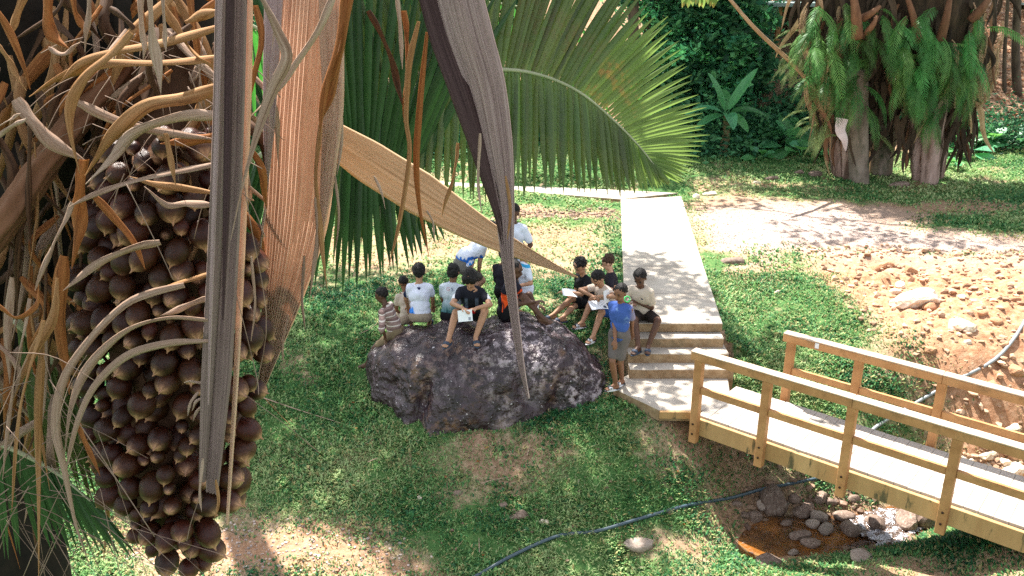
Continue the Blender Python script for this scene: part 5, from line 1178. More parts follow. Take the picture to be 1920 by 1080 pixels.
# ------------------------------------------------------------------ the fruiting palm in the foreground
def mat_fib(name, c1, c2, dark, transl=.15, sc_=1):
    """dry fibrous bract: long streaks along the leaf (uses the mesh's own u,v stored as colour)"""
    m = bpy.data.materials.new(name); m.use_nodes = True; nt = m.node_tree; N = nt.nodes; L = nt.links; bs = N['Principled BSDF']
    at = N.new('ShaderNodeVertexColor'); at.layer_name = 'uvw'; mp = N.new('ShaderNodeMapping'); mp.inputs['Scale'].default_value = (13 * sc_, 1.3, 1); L.new(at.outputs['Color'], mp.inputs[0])
    n = N.new('ShaderNodeTexNoise'); n.inputs['Scale'].default_value = 1; n.inputs['Detail'].default_value = 7; n.inputs['Roughness'].default_value = .8; n.inputs['Distortion'].default_value = .35; L.new(mp.outputs[0], n.inputs['Vector'])
    r = N.new('ShaderNodeValToRGB'); e = r.color_ramp.elements; e[0].position = .34; e[0].color = (*dark, 1); e[1].position = .44; e[1].color = (*c1, 1); q = e.new(.66); q.color = (*c2, 1); L.new(n.outputs['Fac'], r.inputs['Fac'])
    mp2 = N.new('ShaderNodeMapping'); mp2.inputs['Scale'].default_value = (5, 5, 1); L.new(at.outputs['Color'], mp2.inputs[0])
    n2 = N.new('ShaderNodeTexNoise'); n2.inputs['Scale'].default_value = 1.5; n2.inputs['Detail'].default_value = 9; n2.inputs['Roughness'].default_value = .7; L.new(mp2.outputs[0], n2.inputs['Vector'])
    mr = N.new('ShaderNodeMapRange'); mr.inputs[1].default_value = .5; mr.inputs[2].default_value = .72; mr.inputs[4].default_value = .45; L.new(n2.outputs['Fac'], mr.inputs[0])
    mx = N.new('ShaderNodeMixRGB'); mx.inputs['Color2'].default_value = (*[(a * .4 + b * .6) for a, b in zip(c1, dark)], 1); L.new(mr.outputs[0], mx.inputs['Fac']); L.new(r.outputs['Color'], mx.inputs['Color1'])
    L.new(mx.outputs[0], bs.inputs['Base Color']); bs.inputs['Roughness'].default_value = .75; bs.inputs['Specular IOR Level'].default_value = .2
    bp_ = N.new('ShaderNodeBump'); bp_.inputs['Strength'].default_value = .5; bp_.inputs['Distance'].default_value = .004; L.new(n.outputs['Fac'], bp_.inputs['Height']); L.new(bp_.outputs[0], bs.inputs['Normal'])
    tr = N.new('ShaderNodeBsdfTranslucent'); L.new(mx.outputs[0], tr.inputs['Color']); ms = N.new('ShaderNodeMixShader'); ms.inputs[0].default_value = transl; L.new(bs.outputs[0], ms.inputs[1]); L.new(tr.outputs[0], ms.inputs[2]); L.new(ms.outputs[0], N['Material Output'].inputs['Surface'])
    return m
M['spathe_grey'] = mat_fib('grey_spathe', (.20, .14, .13), (.33, .245, .215), (.035, .018, .024))
M['spathe_tan'] = mat_fib('tan_spathe', (.62, .40, .28), (.78, .56, .42), (.30, .15, .10), .38)
M['spathe_gold'] = mat_fib('golden_spathe', (.60, .39, .22), (.76, .55, .36), (.28, .14, .07), .35)
M['spathe_dark'] = mat_fib('dark_purple_spathe', (.055, .03, .032), (.10, .06, .06), (.02, .01, .012), .05)
M['spathe_mauve'] = mat_fib('mauve_spathe', (.34, .235, .23), (.50, .385, .37), (.07, .04, .045), .1)
def m_strip(name, c1, c2, c3):
    return mat(name, c1, c2, scale=6, rough=.7, bump=.4, bscale=30, stretch=(1, 1, 1), rnd=.22, hue=.012, c3=c3, c3scale=7, c3at=(.48, .66), transl=.12, bdist=.004)
M['strip_grey'] = mat_fib('strip_grey', (.30, .19, .13), (.46, .34, .26), (.10, .05, .03), .15, .25)
M['strip_tan'] = mat_fib('strip_tan', (.30, .145, .055), (.46, .27, .13), (.09, .04, .015), .15, .25)
M['strip_rust'] = mat_fib('strip_rust', (.26, .09, .025), (.42, .18, .06), (.08, .03, .012), .2, .25)
M['strip_pale'] = mat_fib('strip_pale', (.38, .26, .19), (.52, .40, .32), (.16, .09, .05), .15, .25)
M['strip_dark'] = mat_fib('strip_dark', (.06, .028, .014), (.12, .06, .03), (.015, .009, .006), .05, .25)
M['trunk_dark'] = mat('shade_dark_trunk', (.005, .004, .003), (.018, .012, .008), scale=9, rough=.95, bump=.8, bscale=14, coord='World')  # near-black colour stands for deep shade behind the strips
fp = empty('fruiting_palm', (-1.2, 2.6, 0.0), 'close fruiting palm on the left with brown nut bunch, dry bracts and long green frond', 'palm tree')
def with_uvw(V, F, nseg, cross, name, m, parent, thick=True):
    """attach along/across coordinates for fibre streaks"""
    c1 = cross + 1; n = len(V); base = (nseg) * c1; A = np.zeros((n, 3), dtype=np.float32); off = random.random() * 10
    for i in range(n):
        k = i % base; A[i] = ((k % c1) / cross + off, (k // c1) / (nseg - 1) + off, 0)
    return build(name, V, F, m, parent, attrs={'uvw': A})
def pxs(pts, n=26):  # (px,py,Y) list -> smooth world curve
    return catmull([W(*p) for p in pts], n)
def spathe(pts, widths, m, name='bract', cross=14, ripple=.004, fold=.25, nrm=(0, -1, .1), thick=.004, tw=None, n=40):
    C = pxs(pts, n); Ys = [p[2] for p in pts]
    def wf(t): return float(np.interp(t, np.linspace(0, 1, len(widths)), widths)) * float(np.interp(t, np.linspace(0, 1, len(Ys)), Ys)) / FOC
    V, F = ribbon(C, wf, nrm, fold=fold, cross=cross, ripple=ripple, thick=thick, twist=tw, rs=random.random() * 9); return with_uvw(V, F, n, cross, name, M[m], fp)
random.seed(21)
# 1 upright grey bract in front of the bunch: three stiff pleats butted together
spathe([(440, -60, 1.55), (434, 200, 1.57), (424, 450, 1.6), (410, 700, 1.63), (396, 925, 1.66)], [42, 44, 48, 50, 26], 'spathe_grey', cross=8, ripple=.002, fold=.1)
spathe([(420, -60, 1.54), (412, 250, 1.56), (402, 500, 1.59), (390, 720, 1.62), (380, 905, 1.65)], [24, 24, 26, 26, 14], 'spathe_grey', cross=4, ripple=.0015, fold=.3, tw=lambda t: .5)
spathe([(462, -60, 1.57), (460, 150, 1.58), (452, 420, 1.61), (440, 700, 1.66), (424, 985, 1.7)], [16, 17, 14, 12, 5], 'spathe_tan', cross=4, ripple=.0015, fold=.4, tw=lambda t: -.4)
spathe([(432, -60, 1.50), (428, 150, 1.525), (424, 380, 1.545), (418, 600, 1.58)], [15, 15, 13, 3], 'spathe_dark', cross=3, ripple=.001, fold=.3)
spathe([(412, -60, 1.50), (405, 250, 1.53), (396, 520, 1.555), (390, 760, 1.60)], [10, 9, 8, 3], 'spathe_mauve', cross=3, ripple=.001, fold=.6)
# 2 broad tan bract
spathe([(585, -90, 2.05), (575, 60, 2.05), (562, 240, 2.1), (548, 420, 2.15), (522, 570, 2.2), (490, 730, 2.25)], [120, 128, 138, 128, 82, 10], 'spathe_tan', cross=34, ripple=.0035, fold=.3)
spathe([(612, -80, 2.0), (614, 60, 1.99), (618, 200, 1.98), (610, 330, 2.0), (600, 450, 2.02)], [46, 50, 42, 30, 4], 'spathe_tan', cross=10, ripple=.003, fold=.4, tw=lambda t: -.35)
spathe([(520, -80, 2.02), (512, 80, 2.0), (506, 230, 2.02), (500, 360, 2.1)], [34, 30, 22, 4], 'spathe_mauve', cross=8, ripple=.002, fold=.4, tw=lambda t: .5)
# 3 slanting golden bract ending in a fine point
spathe([(585, 232, 2.35), (690, 300, 2.38), (790, 362, 2.42), (880, 418, 2.45), (960, 462, 2.48), (1030, 496, 2.5), (1084, 520, 2.52)], [52, 82, 86, 62, 36, 16, 2], 'spathe_gold', cross=16, ripple=.0035, fold=.15, nrm=(-.1, -.85, .55))
# 4 dark folded bract hanging over the boulder: two faces meeting in a keel, the left one's shade put into its colour
spathe([(800, -90, 1.75), (840, 60, 1.78), (880, 180, 1.8), (915, 300, 1.83), (940, 400, 1.86), (950, 480, 1.88)], [70, 76, 70, 52, 26, 6], 'spathe_dark', cross=8, ripple=.002, fold=.2, tw=lambda t: .9)
spathe([(838, -90, 1.73), (872, 50, 1.76), (905, 160, 1.79), (926, 270, 1.82), (943, 380, 1.85), (950, 480, 1.87), (962, 580, 1.9), (976, 680, 1.92), (990, 748, 1.94)], [84, 88, 80, 68, 42, 25, 19, 13, 4], 'spathe_mauve', cross=12, ripple=.003, fold=.25, tw=lambda t: -.15)
# broad rusty petiole on the left
V, F = tube(pxs([(-70, 520, 1.9), (20, 400, 1.92), (100, 285, 1.97), (175, 190, 2.02), (235, 120, 2.08)], 60), lambda t: (lambda a: (.040 - .008 * t) * (1 + .25 * math.cos(2 * a) + .10 * math.sin(a * 9 + fbm((t * 3, 1, 2)) * 6) + .12 * fbm((math.cos(a) * 3, math.sin(a) * 3, t * 9)))), 40); build('petiole', V, F, M['rust'], fp)
# dry strips traced from the photograph, each at its own depth
def strip(pts, w, m, Y0=None, tw=1.2, name='dry_leaflet', n=30):
    C = pxs([(p[0], p[1], p[2] if len(p) > 2 else Y0) for p in pts], n); k = random.uniform(-tw, tw); ph = random.uniform(-.5, .5); wm = w * Y0 / FOC
    wf = lambda t: wm * (.6 + .4 * min(1, t * 8)) * (1 if t < .6 else max(.05, 1 - ((t - .6) / .4) ** 1.6)) * (1 + .15 * math.sin(t * 9 + ph * 5))
    V, F = ribbon(C, wf, (random.uniform(-.3, .3), -1, random.uniform(-.1, .4)), fold=random.uniform(.25, .6), cross=4, ripple=wm * .03, thick=.0012, twist=lambda t: ph + k * math.sin(t * 5 + ph)); return with_uvw(V, F, n, 4, name, M[m], fp)
ST = [([(410, 50), (300, 78), (210, 96), (150, 118), (112, 155)], 18, 'strip_tan', 1.7), ([(245, 60), (205, 100), (160, 140), (136, 190), (135, 250), (150, 325)], 15, 'strip_tan', 1.62), ([(410, 108), (300, 115), (190, 120), (110, 150), (55, 182)], 17, 'strip_tan', 1.72),
 ([(30, 185), (62, 225), (100, 270), (165, 305)], 22, 'strip_grey', 1.75), ([(410, 165), (345, 183), (275, 198), (225, 245), (190, 290), (160, 330)], 22, 'strip_tan', 1.66), ([(410, 215), (330, 228), (250, 255), (200, 300), (160, 345)], 24, 'strip_pale', 1.64), ([(140, 190), (200, 220), (262, 240), (330, 252), (410, 262)], 15, 'strip_grey', 1.7),
 ([(400, 308), (310, 322), (230, 342), (180, 362), (130, 388)], 15, 'strip_grey', 1.62), ([(135, 380), (110, 430), (88, 480), (66, 545)], 17, 'strip_grey', 1.63), ([(160, 300), (155, 370), (142, 430), (134, 505)], 24, 'strip_rust', 1.68), ([(172, 365), (208, 405), (246, 450), (272, 505)], 13, 'strip_rust', 1.65),
 ([(300, 455), (240, 472), (175, 500), (118, 545)], 15, 'strip_grey', 1.62), ([(395, 512), (340, 525), (275, 550), (225, 575)], 13, 'strip_tan', 1.66), ([(345, 535), (280, 550), (228, 575), (165, 640), (118, 715), (105, 800), (122, 880), (142, 980), (168, 1060)], 15, 'strip_grey', 1.6),
 ([(390, 603), (310, 600), (235, 625), (165, 690), (132, 760), (120, 860)], 14, 'strip_grey', 1.6), ([(390, 640), (315, 645), (238, 668), (180, 720), (148, 780), (130, 845), (125, 880)], 14, 'strip_grey', 1.58), ([(143, 788), (160, 830), (188, 893)], 11, 'strip_rust', 1.6),
 ([(480, -20), (520, 60), (538, 110), (510, 170), (480, 250), (455, 340), (432, 450)], 15, 'strip_grey', 1.5), ([(630, -20), (600, 55), (555, 120), (515, 170), (470, 218)], 13, 'strip_pale', 1.6), ([(645, -20), (628, 80), (608, 160), (600, 250)], 20, 'strip_rust', 1.9), ([(662, -20), (645, 90), (618, 170), (606, 220)], 18, 'strip_rust', 1.92),
 ([(600, 235), (590, 330), (602, 440), (614, 545)], 9, 'strip_tan', 1.95), ([(592, 370), (594, 460), (580, 565)], 8, 'strip_grey', 1.95), ([(785, 40), (768, 120), (762, 220), (768, 290), (748, 420), (728, 502)], 10, 'strip_tan', 2.1), ([(800, 60), (788, 180), (780, 300), (786, 390), (804, 482)], 10, 'strip_rust', 2.12),
 ([(755, 20), (760, 120), (758, 230)], 17, 'strip_rust', 2.14), ([(690, 20), (735, 120), (762, 215)], 12, 'strip_dark', 2.15), ([(858, 268), (846, 340), (828, 408)], 9, 'strip_tan', 2.0), ([(478, 10), (485, 80), (468, 160), (462, 210)], 14, 'strip_rust', 1.7), ([(745, -10), (752, 60), (755, 130)], 7, 'strip_pale', 2.1),
 ([(266, -20), (268, 60), (268, 112)], 10, 'strip_pale', 1.5), ([(284, -20), (290, 80), (302, 174)], 16, 'strip_pale', 1.48), ([(300, -20), (306, 50), (312, 97)], 9, 'strip_pale', 1.5), ([(165, -20), (165, 40), (160, 98)], 9, 'strip_grey', 1.6), ([(85, -20), (90, 50), (130, 92)], 18, 'strip_rust', 1.8), ([(130, -10), (140, 30), (170, 60)], 12, 'strip_rust', 1.8),
 ([(-10, 15), (20, 70), (40, 120), (56, 168)], 13, 'strip_rust', 1.65), ([(-10, 80), (20, 120), (50, 170)], 9, 'strip_tan', 1.65), ([(50, -20), (30, 30), (15, 70)], 14, 'strip_tan', 1.7), ([(310, 250), (318, 290), (330, 350)], 10, 'strip_tan', 1.6), ([(-10, 260), (30, 235), (50, 220)], 9, 'strip_pale', 1.62), ([(-10, 240), (20, 222), (40, 212)], 5, 'strip_pale', 1.62),
 ([(105, 520), (95, 600), (60, 660), (20, 750), (8, 860)], 16, 'strip_tan', 1.7), ([(78, 640), (72, 760), (70, 900), (72, 1100)], 14, 'strip_tan', 1.72), ([(55, 560), (35, 660), (18, 760), (5, 900)], 12, 'strip_grey', 1.68), ([(-10, 570), (30, 598), (65, 575), (72, 530)], 13, 'strip_rust', 1.66), ([(118, 480), (108, 560), (112, 640), (130, 740)], 22, 'strip_rust', 1.78), ([(80, 600), (50, 700), (30, 800), (22, 960)], 13, 'strip_tan', 1.66), ([(20, 520), (10, 620), (18, 720)], 16, 'strip_grey', 1.75),
 ([(-10, 640), (14, 660), (32, 700), (12, 780)], 11, 'strip_grey', 1.68), ([(400, 130), (360, 100), (320, 40), (300, -10)], 14, 'strip_tan', 1.72), ([(405, 20), (370, 30), (345, 40)], 14, 'strip_tan', 1.7), ([(410, 260), (370, 262), (300, 270)], 16, 'strip_rust', 1.75), ([(395, 385), (350, 380), (310, 385), (270, 350)], 13, 'strip_grey', 1.66), ([(395, 360), (340, 352), (290, 345), (240, 330)], 12, 'strip_tan', 1.68), ([(90, 90), (120, 100), (150, 80)], 8, 'strip_grey', 1.7), ([(395, 560), (350, 575), (300, 592)], 12, 'strip_grey', 1.62)]
for a, w, m_, y_ in ST: strip(a, w * random.uniform(.95, 1.25), m_, y_)
# torn slivers peeling from the edges of the bracts
for pts, w in (([(498, 380), (486, 470), (480, 560)], 6), ([(636, 150), (642, 240), (632, 330)], 7), ([(628, 330), (636, 400), (626, 480)], 5), ([(470, 480), (478, 560), (470, 640)], 5), ([(380, 860), (374, 920), (378, 960)], 6), ([(404, 900), (408, 945), (402, 975)], 7), ([(700, 330), (712, 352), (722, 392)], 5), ([(800, 395), (812, 420), (816, 455)], 4), ([(900, 250), (896, 330), (904, 400)], 6), ([(948, 330), (956, 400), (952, 450)], 6), ([(540, 590), (530, 640), (534, 690)], 5), ([(512, 60), (500, 160), (506, 250)], 7), ([(570, 480), (566, 560), (572, 620)], 6)):
    strip(pts, w, random.choice(('strip_tan', 'strip_pale', 'strip_grey')), 1.6 if pts[0][0] < 480 else (1.72 if pts[0][0] > 850 else 2.0), name='torn_sliver')
# random tangle of dead leaf strips behind
for k in range(270):
    x = random.uniform(-60, 420); y = random.uniform(-80, 420) if x > 130 else random.uniform(-80, 820); Yd = random.uniform(1.95, 2.5)
    a = random.uniform(.6, 2.6); L = random.uniform(120, 330); dx, dy = math.cos(a) * L * .6, abs(math.sin(a)) * L; c = random.uniform(-60, 60)
    strip([(x, y, Yd), (x + dx * .5 + c, y + dy * .45, Yd - .05), (x + dx, y + dy, Yd)], random.uniform(9, 24), random.choice(('strip_tan', 'strip_rust', 'strip_dark', 'strip_dark', 'strip_grey')), Yd, n=14)
for k in range(40):
    x = random.uniform(-40, 110); y = random.uniform(200, 760); Yd = random.uniform(1.85, 2.4); strip([(x, y, Yd), (x + random.uniform(-20, 20), y + 120, Yd), (x + random.uniform(-40, 40), y + random.uniform(200, 320), Yd)], random.uniform(5, 13), random.choice(('strip_tan', 'strip_grey', 'strip_rust', 'strip_dark')), Yd, n=14)
# old frond bases wrapped round the trunk, a solid backing with deep shade put into its colour
def trunk_mass():
    pts = catmull([W(-40, -700, 3.0), W(140, 0, 2.75), W(80, 400, 2.65), W(-30, 900, 2.6), Vector((-1.85, 2.6, 2.0)), Vector((-1.9, 2.6, gz(-1.9, 2.6) - .3))], 44)
    rr = lambda t: float(np.interp(t, [0, .14, .2, .4, .6, .8, 1], [.22, .25, .46, .33, .21, .21, .27]))
    V, F = tube(pts, lambda t: (lambda a: rr(t) * (1 + .10 * math.sin(a * 11 + t * 30) + .14 * fbm((math.cos(a) * 3, math.sin(a) * 3, t * 22)))), 60)
    build('trunk', V, F, M['trunk_dark'], fp)
trunk_mass()
# nuts
def nut_mesh():
    prof = [(-1, .0), (-.95, .30), (-.8, .58), (-.5, .86), (-.1, 1.0), (.3, .95), (.6, .80), (.80, .60), (.92, .40), (.99, .24), (1.03, .15), (1.10, .09), (1.26, .03), (1.28, 0)]
    V = []; A = []; F = []; k = 16
    for z, r in prof:
        for j in range(k):
            a = 2 * math.pi * j / k; V.append((r * math.cos(a), r * math.sin(a), z * 1.1))
            t = float(np.clip((z - .74) / .24, 0, 1)) ** 1.2 * (.7 + .3 * math.sin(j * 2.4)); A.append((t, t, t))
    for i in range(len(prof) - 1):
        for j in range(k): F.append((i * k + j, i * k + (j + 1) % k, (i + 1) * k + (j + 1) % k, (i + 1) * k + j))
    return V, F, A
def nut_mat():
    m = mat('brown_nut', (.020, .0052, .0024), (.052, .0135, .0055), scale=9, rough=.34, bump=.3, bscale=60, rnd=.4, hue=.01, bdist=.003, spec=.28)
    nt = m.node_tree; bs = nt.nodes['Principled BSDF']; src = bs.inputs['Base Color'].links[0].from_socket
    at = nt.nodes.new('ShaderNodeVertexColor'); at.layer_name = 'tip'; mx = nt.nodes.new('ShaderNodeMixRGB'); mx.inputs['Color2'].default_value = (.50, .27, .15, 1)
    nt.links.new(at.outputs['Color'], mx.inputs['Fac']); nt.links.new(src, mx.inputs['Color1']); nt.links.new(mx.outputs[0], bs.inputs['Base Color']); return m
M['nut'] = nut_mat(); V, F, A = nut_mesh()
bunch = empty('nut_bunch', W(320, 620, 1.95)); bunch.parent = fp; bunch.location = W(320, 620, 1.95) - wloc(fp)
nut0 = build('nut', V, F, M['nut'], None, attrs={'tip': np.array(A)}, loc=(0, 0, 0))
OUT = [(235, 250), (300, 235), (400, 250), (440, 330), (470, 450), (492, 560), (498, 660), (480, 760), (472, 830), (440, 930), (412, 990), (395, 1050), (340, 1080), (290, 1040), (230, 980), (188, 900), (165, 800), (150, 700), (138, 600), (150, 500), (175, 400), (200, 310)]
P_ = np.array(OUT, dtype=float); rr = random.Random(4); nuts = []
def inside(px, py): return polyin(OUT, np.array([px]), np.array([py]), 1e-3)[0] > .5
tries = 0
ccx = lambda y: float(np.interp(y, [250, 500, 800, 950, 1080], [320, 315, 330, 325, 330])); hwx = lambda y: float(np.interp(y, [235, 400, 600, 750, 900, 1000, 1080], [95, 150, 178, 170, 140, 90, 45]))
while len(nuts) < 230 and tries < 60000:
    tries += 1; px = rr.uniform(140, 500); py = rr.uniform(240, 1075)
    if not inside(px, py): continue
    lay = 0 if len(nuts) < 135 else 1; u = (px - ccx(py)) / hwx(py); bulge = math.sqrt(max(.05, 1 - min(1, u * u))); Yd = 1.98 - .16 * bulge + lay * .055 + rr.uniform(-.012, .012); rpx = rr.uniform(24, 31) if rr.random() < .75 else rr.uniform(14, 22)
    p = W(px, py, Yd)
    if any((p - q).length < (ra + rpx * Yd / FOC) * (.80 if lay == 0 else .70) for q, ra in nuts): continue
    r_m = rpx * Yd / FOC; nuts.append((p, r_m))
    d = Vector((u * .9 + rr.gauss(0, .28), -bulge * .95 + rr.gauss(0, .3), -.5 + rr.gauss(0, .35))).normalized(); s_ = r_m / 1.05
    q = d.to_track_quat('Z', 'Y').to_euler(); inst(nut0, p, rot=q, scale=(s_, s_, s_ * rr.uniform(.92, 1.2)), parent=bunch)
bpy.data.objects.remove(nut0)
V, F = tube(pxs([(330, 60, 2.1), (320, 300, 2.04), (318, 600, 2.02), (325, 850, 2.02), (332, 1020, 2.0)], 20), lambda t: (lambda a: float(np.interp(t, [0, .3, .6, .9, 1], [.05, .11, .14, .10, .03])) * (1 + .15 * math.sin(a * 7 + t * 25))), 24); build('rachis', V, F, M['strip_dark'], bunch)
# frayed flower stalks near the bract and fine threads
for k, (a, b_) in enumerate((((362, 735), (352, 780)), ((372, 745), (360, 770)), ((378, 720), (345, 718)), ((380, 755), (362, 790)))): strip([(a[0] + 10, a[1], 1.66), ((a[0] + b_[0]) / 2, (a[1] + b_[1]) / 2 - 3, 1.65), (b_[0], b_[1], 1.66)], 6, 'strip_pale', 1.65, n=8, name='flower_stalk')
mbV = []; mbF = []
def thread(pts, r, n=12):
    global mbV, mbF
    V, F = tube(pxs(pts, n), r, 4); b = len(mbV); mbV += V; mbF += [tuple(q + b for q in f) for f in F]
for pts in ([(237, 345, 1.5), (290, 450, 1.5), (325, 525, 1.5)], [(450, 300, 1.6), (470, 420, 1.6), (500, 600, 1.65), (480, 730, 1.7)], [(460, 740, 1.8), (540, 800, 1.8), (600, 850, 1.8)], [(375, 930, 1.7), (358, 980, 1.7), (350, 1015, 1.7)], [(440, 540, 1.6), (480, 700, 1.62), (485, 740, 1.6)], [(440, 350, 1.6), (470, 380, 1.6), (498, 445, 1.6)]): thread(pts, .0009)
for k in range(75):
    x = random.uniform(-60, 190); y = random.uniform(660, 1000); Yd = random.uniform(1.5, 2.1); a = random.uniform(-1.3, 1.3); L = random.uniform(120, 360); thread([(x, y, Yd), (x + math.sin(a) * L * .5, y + math.cos(a) * L * .45 + random.uniform(-20, 20), Yd), (x + math.sin(a) * L, y + math.cos(a) * L, Yd)], random.uniform(.0006, .0013), 8)
for k in range(70):
    x = random.uniform(150, 420); y = random.uniform(60, 330); Yd = random.uniform(1.7, 2.1); a = random.uniform(-1.3, 1.3); L = random.uniform(60, 160); thread([(x, y, Yd), (x + math.sin(a) * L * .6, y + math.cos(a) * L * .45, Yd), (x + math.sin(a) * L, y + math.cos(a) * L, Yd)], random.uniform(.0006, .0013), 8)
tag(build('dry_fibre', mbV, mbF, mat('fibre_brown', (.16, .10, .07), (.30, .21, .16), bump=0), fp), kind='stuff')
# ------------------------------------------------------------------ green frond
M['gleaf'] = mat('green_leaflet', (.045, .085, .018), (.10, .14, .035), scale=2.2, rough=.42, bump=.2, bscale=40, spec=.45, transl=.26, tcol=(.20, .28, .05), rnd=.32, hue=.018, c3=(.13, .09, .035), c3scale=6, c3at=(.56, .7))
M['gleaf_tip'] = mat('sunlit_leaflet', (.10, .17, .04), (.17, .23, .06), scale=3, rough=.42, bump=.2, spec=.4, transl=.45, tcol=(.28, .42, .1), rnd=.2, c3=(.5, .22, .07), c3scale=5, c3at=(.56, .66))  # tip leaflets paler, sunlight put into their green
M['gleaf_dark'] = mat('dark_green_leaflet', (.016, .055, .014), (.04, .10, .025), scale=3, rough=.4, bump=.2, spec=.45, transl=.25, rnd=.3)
M['rachis'] = mat('frond_rachis', (.28, .30, .18), (.40, .40, .26), scale=8, rough=.5, bump=.2)
def frond(pts, rpx, upper, lower, parent, n_, name='frond', taper=.25):
    C = pxs(pts, 60); V, F = tube(C, lambda t: rpx * 4.4 / FOC * (1 - (1 - taper) * t), 8); fr_ = build(name, V, F, M['rachis'], parent)
    for side, fn in ((0, upper), (1, lower)):
        for i in range(n_):
            t = (i + .5 * side) / n_; k = t * 59; a = int(k); p = C[a].lerp(C[min(a + 1, 59)], k - a)
            v = fn(t)
            if v is None: continue
            dx, dy, dY, L, w, m_, sag = v; L *= random.uniform(.93, 1.06)
            d = Vector((dx + random.gauss(0, .025), dY + random.gauss(0, .05), -dy)).normalized(); m = L
            q = [p + d * (m * u) + Vector((0, 0, -sag * m * u * u)) for u in np.linspace(0, 1, 9)]
            V, F = ribbon(q, lambda u: w * (.5 + .5 * min(1, u * 6)) * (1 if u < .55 else max(.04, 1 - ((u - .55) / .45) ** 1.5)), (random.gauss(0, .22), -1, .25), fold=.5, cross=2)
            build('leaflet', V, F, M[m_], fr_)
def I(t, *pr): xs_, ys_ = zip(*pr); return float(np.interp(t, xs_, ys_))
# image-space direction (x right, y down), drawn out in depth
def up_main(t):
    ang = I(t, (0, -112), (.2, -100), (.4, -78), (.6, -58), (.75, -35), (.88, -8), (1, 30)); L = I(t, (0, 1.15), (.3, 1.1), (.5, .78), (.62, .62), (.75, .50), (.88, .36), (1, .13))
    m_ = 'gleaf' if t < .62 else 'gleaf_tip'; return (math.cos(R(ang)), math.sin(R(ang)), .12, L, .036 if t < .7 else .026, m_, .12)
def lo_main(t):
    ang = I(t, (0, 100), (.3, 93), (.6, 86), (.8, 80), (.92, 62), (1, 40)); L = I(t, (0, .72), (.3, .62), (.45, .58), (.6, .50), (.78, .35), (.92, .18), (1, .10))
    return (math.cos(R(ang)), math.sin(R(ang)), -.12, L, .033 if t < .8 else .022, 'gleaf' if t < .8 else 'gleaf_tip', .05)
frond([(640, 228, 4.3), (730, 185, 4.3), (830, 150, 4.3), (930, 131, 4.35), (1010, 140, 4.4), (1085, 172, 4.45), (1150, 225, 4.5), (1200, 276, 4.5), (1234, 320, 4.5)], 5, up_main, lo_main, fp, 92)
# second frond behind: dark leaflets hanging low left of the boulder
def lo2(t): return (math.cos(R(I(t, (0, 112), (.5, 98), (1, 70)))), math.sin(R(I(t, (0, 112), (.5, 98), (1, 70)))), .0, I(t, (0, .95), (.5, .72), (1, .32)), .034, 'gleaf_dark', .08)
def up2(t): return (math.cos(R(I(t, (0, -125), (1, -60)))), math.sin(R(I(t, (0, -125), (1, -60)))), .0, 1.1, .036, 'gleaf_dark', .1) if t > .1 else None
frond([(470, 300, 3.9), (560, 262, 4.0), (650, 268, 4.1), (730, 300, 4.2), (790, 330, 4.25)], 5, up2, lo2, fp, 46)
# third frond high behind the bracts, bright green glimpses at the upper left
def lo3(t): return (math.cos(R(I(t, (0, 110), (1, 60)))), math.sin(R(I(t, (0, 110), (1, 60)))), .0, .36, .022, 'gleaf_bright' if t < .7 else 'gleaf_dark', .06)
M['gleaf_bright'] = mat('bright_leaflet', (.04, .20, .03), (.08, .28, .05), scale=3, rough=.4, bump=.1, transl=.4, tcol=(.1, .42, .06), rnd=.25)
def up3(t): return (math.cos(R(I(t, (0, -120), (1, -50)))), math.sin(R(I(t, (0, -120), (1, -50)))), .0, .8, .03, 'gleaf_bright', .06)
frond([(380, 40, 3.0), (450, 40, 3.1), (520, 80, 3.2), (560, 140, 3.2)], 4, lambda t: None, lo3, fp, 24)
frond([(560, -60, 5.6), (680, -30, 5.7), (800, 0, 5.8), (960, 10, 6.0), (1120, 60, 6.2)], 5, lambda t: None, lambda t: (math.cos(R(I(t, (0, 110), (1, 50)))), math.sin(R(I(t, (0, 110), (1, 50)))), .1, .8, .04, 'gleaf_dark' if t < .6 else 'gleaf_bright', .06), fp, 30)
# dark leaflets low on the left
frond([(30, 600, 2.05), (90, 670, 2.1), (150, 750, 2.15), (215, 830, 2.2)], 4, lambda t: None, lambda t: (math.cos(R(I(t, (0, 95), (1, 66)))), math.sin(R(I(t, (0, 95), (1, 66)))), .0, I(t, (0, .5), (1, .26)), .019, 'gleaf', .05), fp, 30)
frond([(-30, 820, 1.95), (40, 850, 1.97), (110, 890, 2.0), (170, 940, 2.0)], 3, lambda t: None, lambda t: (math.cos(R(I(t, (0, 100), (1, 60)))), math.sin(R(I(t, (0, 100), (1, 60)))), .0, I(t, (0, .36), (1, .2)), .016, 'gleaf_dark', .05), fp, 24)
# fronds above the view that shade the bunch
for k in range(15):
    put(CR[k % 2], 'frond', (-2.4, 1.9, 6.5 + .06 * k), 1.95 + k * .29, random.uniform(-.5, -.2), 1.0, fp)
